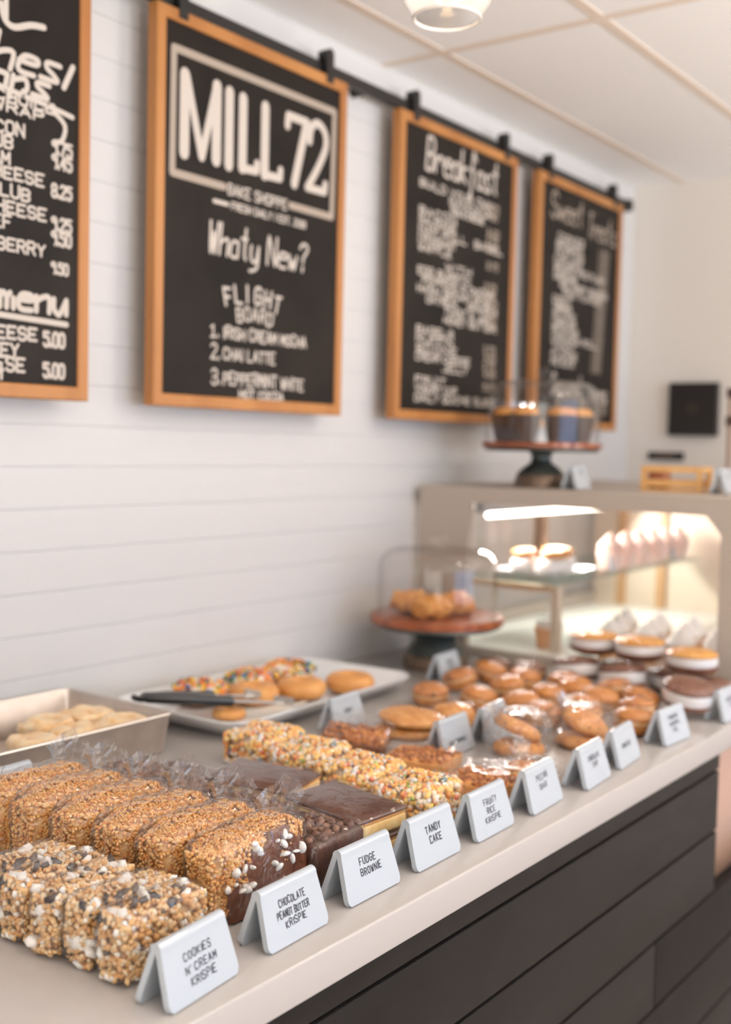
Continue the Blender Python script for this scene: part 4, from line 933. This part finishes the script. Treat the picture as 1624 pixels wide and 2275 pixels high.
# ------------------------------------------------------------------ cake stands with glass domes
def cake_stand(x, y, z, rp, zp, tp, base_r, neck_r, label, squat):
    o = empty('cake_stand', (x, y, z), 0, label, 'cake stand', 'wooden cake stands under glass domes'); zb = zp - tp
    MB().lathe([(0, 0), (base_r, 0), (base_r * 1.0, .006), (base_r * .985, .012)] + ([(base_r * .97, .024)] if squat else [(base_r * .93, .026)]) + [(base_r * .90, .031), (0, .031)], 56).build('foot_ring', M_zincbrown, o, angle=30)
    mid = [(base_r * .90, .0311), (base_r * .80, .042), (base_r * .64, .055), (neck_r * 1.25, zb - .018), (neck_r, zb - .009), (neck_r * 1.15, zb - .002)] if squat else [(base_r * .92, .0311), (base_r * .80, .040), (base_r * .55, .054), (neck_r * 1.12, zb - .030), (neck_r, zb - .014), (neck_r * 1.3, zb - .002)]
    MB().lathe([(0, .0311)] + mid + [(0, zb - .002)], 56).build('pedestal', M_zinc, o, angle=50)
    MB().lathe([(0, zb - .002), (rp * .90, zb - .002), (rp * .965, zb + .003), (rp * .96, zb + .006), (0, zb + .006)], 72).build('metal_tray', M_zinc, o, angle=30)
    MB().lathe([(0, zb + .0061), (rp * .955, zb + .0061), (rp, zb + .010), (rp, zp - .003), (rp * .985, zp), (0, zp)], 72).build('wooden_plate', M_wood, o, angle=30)
    return o
def dome(x, y, z, r, h, label, rc=.045):
    o = empty('glass_dome', (x, y, z + .0005), 0, label, 'glass dome', 'glass cake domes'); t = .0028
    def prof(rr, hh, c): return [(rr, 0)] + [(rr - c + c * math.cos(a), hh - c + c * math.sin(a)) for a in np.linspace(0, PI / 2, 12)] + [(.012, hh), (0, hh)]
    out_ = prof(r, h, rc); inn = prof(r - t, h - t, rc - t)
    MB().lathe(out_ + inn[::-1], 72, close=True).build('bell', M_glass, o, angle=60)
    MB().lathe([(0, h + .0005), (.010, h + .0005), (.007, h + .007), (.009, h + .012), (.0165, h + .022), (.015, h + .030), (.008, h + .034), (0, h + .035)], 32).build('knob', M_glass, o, angle=60)
    return o
S1 = (-0.718, 2.192); cake_stand(*S1, CT + .0003, .152, .119, .026, .076, .036, 'wooden cake stand on the worktop before the glass case', True)
dome(*S1, CT + .119, .136, .150, 'tall clear glass dome over the scones on the front cake stand')
M_scone = noisy('scone_crust', [(0.3, (188, 118, 54)), (0.6, (212, 150, 80)), (0.8, (226, 176, 110))], scale=55, detail=6, rough=0.6, bstr=0.7, bdist=.004)
def scone(seed):
    V, F = ico(4); P = super_pts(V, (.086, .074, .048), 2.5); out = []
    for q in P:
        a = noise.noise(Vector(q) * 45 + Vector((seed, 0, 0))) * .011 + abs(noise.noise(Vector(q) * 95 + Vector((seed, 0, 5)))) * .007
        d = np.array(q) - np.array([0, 0, .02]); d /= np.linalg.norm(d); q = np.array(q) + d * a; q[2] = max(0, q[2]); out.append(q)
    b = MB(); b.add(out, F); return b.build('scone', M_scone, angle=180)
for i, (dx, dy, l) in enumerate([(-.056, -.028, 'rough golden scone at the left under the front dome'), (.022, -.062, 'rough golden scone at the front middle under the front dome'), (.030, .034, 'rough golden scone at the rear right under the front dome')]):
    o = scone(i * 4 + 1); place(o, S1[0] + dx, S1[1] + dy, CT + .1195, i * 1.2, l, 'scone', 'scones under the front dome')
S2 = (-0.655, 2.556); ZC = 1.356
cake_stand(*S2, ZC, .148, .110, .020, .066, .024, 'wooden cake stand on top of the glass case', False)
dome(*S2, ZC + .110, .140, .150, 'clear glass dome over the cups on the rear cake stand', rc=.05)
M_liner = noisy('brown_paper_liner', [(0.3, (58, 42, 36)), (0.7, (80, 58, 48))], scale=20, rough=0.6)
M_muffin = noisy('orange_muffin_top', [(0.3, (206, 132, 62)), (0.7, (230, 172, 102))], scale=60, rough=0.6, bstr=0.5)
def muffin():
    o = empty('muffin', (0, 0, 0))
    def pl(a, z): return 1 + .035 * math.cos(a * 14)
    MB().lathe([(0, 0), (.026, 0), (.040, .066), (.0385, .066), (.030, .05), (0, .05)], 84, wob=pl).build('paper_liner', M_liner, o, angle=25)
    cookie_mesh(.036, .034, 3, M_muffin, o, 'muffin_top', loc=(0, 0, .052))
    return o
mf = muffin()
for i in range(6):
    a = i * PI / 3 + .5; o = mf if i == 0 else copy_tree(mf)
    place(o, S2[0] + .088 * math.cos(a), S2[1] + .088 * math.sin(a), ZC + .1105, a, ['muffin in a dark liner under the rear dome, at the far right', 'muffin in a dark liner under the rear dome, at the back', 'muffin in a dark liner under the rear dome, at the far left', 'muffin in a dark liner under the rear dome, front left', 'muffin in a dark liner under the rear dome, front middle', 'muffin in a dark liner under the rear dome, front right'][i], 'muffin', 'muffins under the rear dome')

# ------------------------------------------------------------------ glass display case
case = empty('display_case', (-0.46, 2.375, CT + .0003), 0, 'grey framed glass display case standing on the far end of the worktop', 'display case')
XL, XR, LEN, HT = -.432, .430, 1.03, .4055
# end panel: outer outline with a window whose top right corner is cut off
out_ = [(XL, 0), (XR, 0), (XR, HT), (XL, HT)]
hole = [(-.291, .018), (.325, .018), (.325, .328), (.292, .367), (-.291, .367)]
def ring_panel(y0, y1):
    b = MB()
    oo = [(XL, 0), (XR, 0), (XR, HT), (XR - .1, HT), (XL, HT)]
    for (p, q), (h0, h1) in zip(zip(oo, oo[1:] + oo[:1]), zip(hole, hole[1:] + hole[:1])):
        V = [(x, y, z) for y in (y0, y1) for x, z in (p, q, h1, h0)]
        b.add(V, [(0, 1, 2, 3), (7, 6, 5, 4), (0, 4, 5, 1), (1, 5, 6, 2), (2, 6, 7, 3), (3, 7, 4, 0)])
    return b
ring_panel(0, .018).build('end_panel', M_casegrey, case, smooth=False)
MB().box((XL, LEN - .018, 0), (XR, LEN, HT - .0005)).build('far_panel', mat('cream_panel', (226, 206, 186), .5), case, smooth=False)  # closed solid instead of glazed, to stop tube light leaking out
for x in (-.33, -.20): MB().box((x - .014, LEN - .032, .017), (x + .014, LEN - .0185, HT - .023)).build('far_post', mat('tan_post', (190, 148, 106), .5), case, smooth=False)
MB().box((-.291, .007, .018), (.325, .011, .367)).build('end_glass', M_glass, case, smooth=False)
MB().box((XL, .018, HT - .022), (XR - .10, LEN - .018, HT)).build('top_panel', M_casegrey, case, smooth=False)
MB().box((XL, .018, 0), (XR, LEN - .018, .016)).build('deck', mat('white_deck', (232, 226, 220), 0.3), case, smooth=False)
MB().box((XL, .018, .016), (XL + .012, LEN - .018, .05)).box((XL, .018, HT - .05), (XL + .012, LEN - .018, HT - .022)).build('rear_rail', M_casegrey, case, smooth=False)
MB().box((XL + .004, .02, .05), (XL + .008, LEN - .02, HT - .05)).build('rear_door', M_glass, case, smooth=False)
b = MB(); fx = .345
b.loft([[(fx, y, .016), (fx, y, .335), (XR - .105, y, HT - .004), (XR - .105, y, HT), (fx + .005, y, .338), (fx + .005, y, .016)] for y in (.018, LEN - .018)]); b.build('front_glass', M_glass, case, smooth=False)
MB().tube([(-.29, .09, .333), (-.29, LEN - .05, .333)], .0075, 12).build('light_tube', M_led, case)
MB().box((-.302, .05, .342), (-.278, LEN - .03, .384)).build('light_housing', M_ceramic, case, smooth=False)
SZ = .185
MB().box((-.36, .045, SZ - .006), (-.075, LEN - .03, SZ)).build('glass_shelf', M_shelfglass, case, smooth=False)
M_tanmetal = mat('tan_metal', (186, 160, 128), 0.45, metal=.4)
MB().box((-.36, .040, SZ - .020), (-.085, .060, SZ - .0065)).build('shelf_bracket', M_tanmetal, case, smooth=False)
MB().box((-.095, .062, .016), (-.077, .084, SZ - .0065)).box((-.36, .062, .016), (-.34, .084, SZ - .0065)).build('shelf_post', mat('cream_metal', (222, 208, 188), 0.4, metal=.2), case, smooth=False)
MB().box((-.345, .44, SZ + .0005), (-.315, .465, HT - .022)).build('shelf_divider', mat('brown_metal', (124, 96, 74), 0.5), case, smooth=False)
area('case_led', (-0.46 - .28, 2.375 + .50, CT + .318), (-0.36, 2.875, CT + .03), 0.86, 0.03, 12.0, (1, .95, .90))
# things in the case
M_pastry = noisy('baked_pastry', [(0.3, (190, 118, 52)), (0.7, (228, 168, 96))], scale=40, rough=.45, bstr=.3)
M_cream_w = mat('whipped_cream', (246, 242, 238), .5, sub=.2)
pl_ = tray('serving_plate', .20, .26, [(.03, 0), (.002, .010), (0, .012), (.004, .012), (.035, .003)], .04, M_china); place(pl_, -.665, 2.62, CT + SZ + .0008, 0, 'white plate on the glass shelf under the cream pastries', 'plate')
def eclair():
    o = empty('cream_pastry', (0, 0, 0))
    shell('cream', (.062, .105, .040), 3, M_cream_w, o, sub=3, amp=.003, freq=50, seed=2); shell('pastry_top', (.058, .098, .022), 2.6, M_pastry, o, sub=3, amp=.003, freq=50, seed=4, loc=(0, 0, .037)); return o
e = eclair()
for i, (x, y, l) in enumerate([(-.705, 2.575, 'cream filled pastry at the front left of the shelf plate'), (-.622, 2.585, 'cream filled pastry at the front right of the shelf plate'), (-.665, 2.685, 'cream filled pastry at the back of the shelf plate')]):
    o = e if i == 0 else copy_tree(e); place(o, x, y, CT + SZ + .005, [.3, -.2, 1.2][i], l, 'pastry', 'cream pastries on the shelf')
M_pink = noisy('pink_frosting', [(0.3, (236, 190, 170)), (0.7, (246, 222, 212))], scale=30, rough=.5, sub=.1)
M_peach = noisy('peach_cup', [(0.3, (226, 160, 112)), (0.7, (236, 190, 150))], scale=30, rough=.5)
def frosted(name, cup_m, fr_m, r=.032, hc=.040, hf=.045):
    o = empty(name, (0, 0, 0)); MB().lathe([(0, 0), (r * .75, 0), (r, hc), (0, hc)], 40, wob=lambda a, z: 1 + .03 * math.cos(a * 16)).build('paper_cup', cup_m, o, angle=25)
    b = MB(); pts = []; rr = []
    for i in range(70):
        t = i / 69; a = t * 2 * PI * 3.2; q = r * .72 * (1 - t) ** .8; pts.append((q * math.cos(a), q * math.sin(a), hc + .006 + (hf - .012) * t)); rr.append(.0125 * (1 - .6 * t))
    b.tube(pts, rr, 10); b.lathe([(0, hc), (r * .8, hc), (r * .5, hc + hf * .55), (0, hc + hf * .8)], 24); b.build('frosting', fr_m, o, angle=80)
    return o
fp = frosted('pink_cupcake', M_pink, M_pink, .036, .045, .055)
for i in range(6):
    o = fp if i == 0 else copy_tree(fp); place(o, -.585, 2.83 + .095 * i, CT + SZ + .001, i, ['pink frosted cupcake on the shelf, nearest of its row', 'pink frosted cupcake on the shelf, second of its row', 'pink frosted cupcake on the shelf, third of its row', 'pink frosted cupcake on the shelf, fourth of its row', 'pink frosted cupcake on the shelf, fifth of its row', 'pink frosted cupcake on the shelf, last of its row'][i], 'cupcake', 'pink cupcakes on the shelf')
fw_ = frosted('white_cupcake', M_tan, M_cream_w, .034, .045, .05)
k_ = 0
nm = ['left', 'second from left', 'third from left', 'right']
for r_, y in enumerate((2.475, 2.565, 2.66)):
    for q_, x in enumerate((-.420, -.335, -.25, -.17)):
        o = fw_ if k_ == 0 else copy_tree(fw_); k_ += 1
        place(o, x - .02 * r_, y, CT + .0175, k_, 'white frosted cupcake on the case floor, %s row, %s' % (['front', 'middle', 'back'][r_], nm[q_]), 'cupcake', 'white cupcakes in the case')
fq = frosted('peach_cupcake', M_peach, M_cream_w, .034, .05, .045); place(fq, -.592, 2.50, CT + .0175, 0, 'single cupcake in a peach cup with white frosting at the left of the case floor', 'cupcake')
M_tag = mat('pale_blue_card', (176, 192, 206), .5)
def card(x, y, z, l, rz=.3):
    o = bevel_box('price_card', (.003, .038, .042), M_tag, .001); place(o, x, y, z, rz, l, 'price card', 'pale price cards in the case', 0, -.2)
card(-.552, 2.775, CT + SZ + .0008, 'pale blue price card on the glass shelf before the pink cupcakes'); card(-.150, 2.525, CT + .0175 + .0, 'pale blue price card on the case floor by the white cupcakes')
card(-.548, 3.20, CT + SZ + .0008, 'pale blue price card at the far end of the glass shelf')
# ------------------------------------------------------------------ things on top of the case
M_crate = noisy('pale_crate_wood', [(0.3, (206, 150, 84)), (0.7, (226, 180, 118))], scale=16, stretch=(1, 1, .2), rough=.55)
cr = empty('wooden_crate', (-.345, 2.66, ZC), .1, 'small pale wooden crate on top of the glass case', 'crate')
b = MB(); b.box((-.072, -.05, 0), (.072, .05, .006)); b.build('crate_floor', M_crate, cr, smooth=False)
for sx in (-1, 1):
    for sy in (-1, 1): MB().box((sx * .066 - .006, sy * .044 - .006, .0062), (sx * .066 + .006, sy * .044 + .006, .060)).build('corner_post', M_crate, cr, smooth=False)
for sy in (-1, 1): MB().box((-.0595, sy * .044 - .003, .046), (.0595, sy * .044 + .003, .060)).box((-.0595, sy * .044 - .003, .012), (.0595, sy * .044 + .003, .028)).build('slat', M_crate, cr, smooth=False)
for sx in (-1, 1): MB().box((sx * .066 - .003, -.0375, .046), (sx * .066 + .003, .0375, .060)).build('slat', M_crate, cr, smooth=False)
pk = empty('paper_packet', (-.385, 2.655, ZC + .0065), .1, 'brown paper packet lying in the left side of the wooden crate', 'packet')
bevel_box('packet_body', (.040, .060, .042), M_wood, .004, pk); bevel_box('folded_top', (.042, .062, .006), mat('rust_paper', (146, 78, 40), .6), .002, pk, loc=(0, 0, .0425))
st = empty('card_holder', (-.290, 2.86, ZC), 0, 'slim brown metal post stand with clamps at the right edge on top of the case', 'stand')
M_post = mat('brown_post', (136, 108, 86), .4, metal=.3)
MB().lathe([(0, 0), (.035, 0), (.035, .004), (.006, .007), (0, .007)], 32).build('foot', M_post, st); MB().tube([(0, 0, .007), (0, 0, .255)], .0052, 12).build('post', M_post, st)
for z in (.175, .245): MB().box((-.008, -.008, z - .012), (.030, .008, z + .012)).build('clamp', mat('brown_plastic', (70, 52, 44), .5), st, smooth=False)
# ------------------------------------------------------------------ glass pendant
pd = empty('pendant_lamp', (-0.262, 1.46, 2.085), 0, 'clear glass globe pendant lamp hanging at the top of the picture', 'pendant lamp')
M_pglass = clear('pendant_glass', rough=.08, gain=1.3, base=.06, haze=.42)
R0 = .074; prof = []
for a in np.linspace(-48, 66, 26): prof.append((R0 * math.cos(math.radians(a)), .055 + R0 * math.sin(math.radians(a))))
pd_rim = R0 * math.cos(math.radians(48)); inner = [(r - .003 if r > .004 else r, z) for r, z in prof]
MB().lathe(prof + inner[::-1], 56, close=True).build('glass_shade', M_pglass, pd, angle=60)
MB().tube([(pd_rim * math.cos(t), pd_rim * math.sin(t), prof[0][1] - .0025) for t in np.linspace(0, 2 * PI, 49)], .0024, 8, cap=False).build('glass_lip', mat('frosted_lip', (244, 236, 226), .2, spec=.6), pd)
MB().lathe([(0, .120), (.031, .120), (.031, .126), (.016, .150), (0, .152)], 32).build('socket', M_steel, pd, angle=40)
MB().lathe([(0, .046), (.012, .049), (.020, .060), (.019, .074), (.010, .092), (.010, .1195), (0, .1195)], 32).build('bulb', mat('warm_bulb', (255, 220, 180), emit=(255, 214, 160), estr=9.0), pd)
MB().tube([(0, 0, .152), (0, 0, CZ - 2.085)], .003, 8).build('cord', M_black, pd)
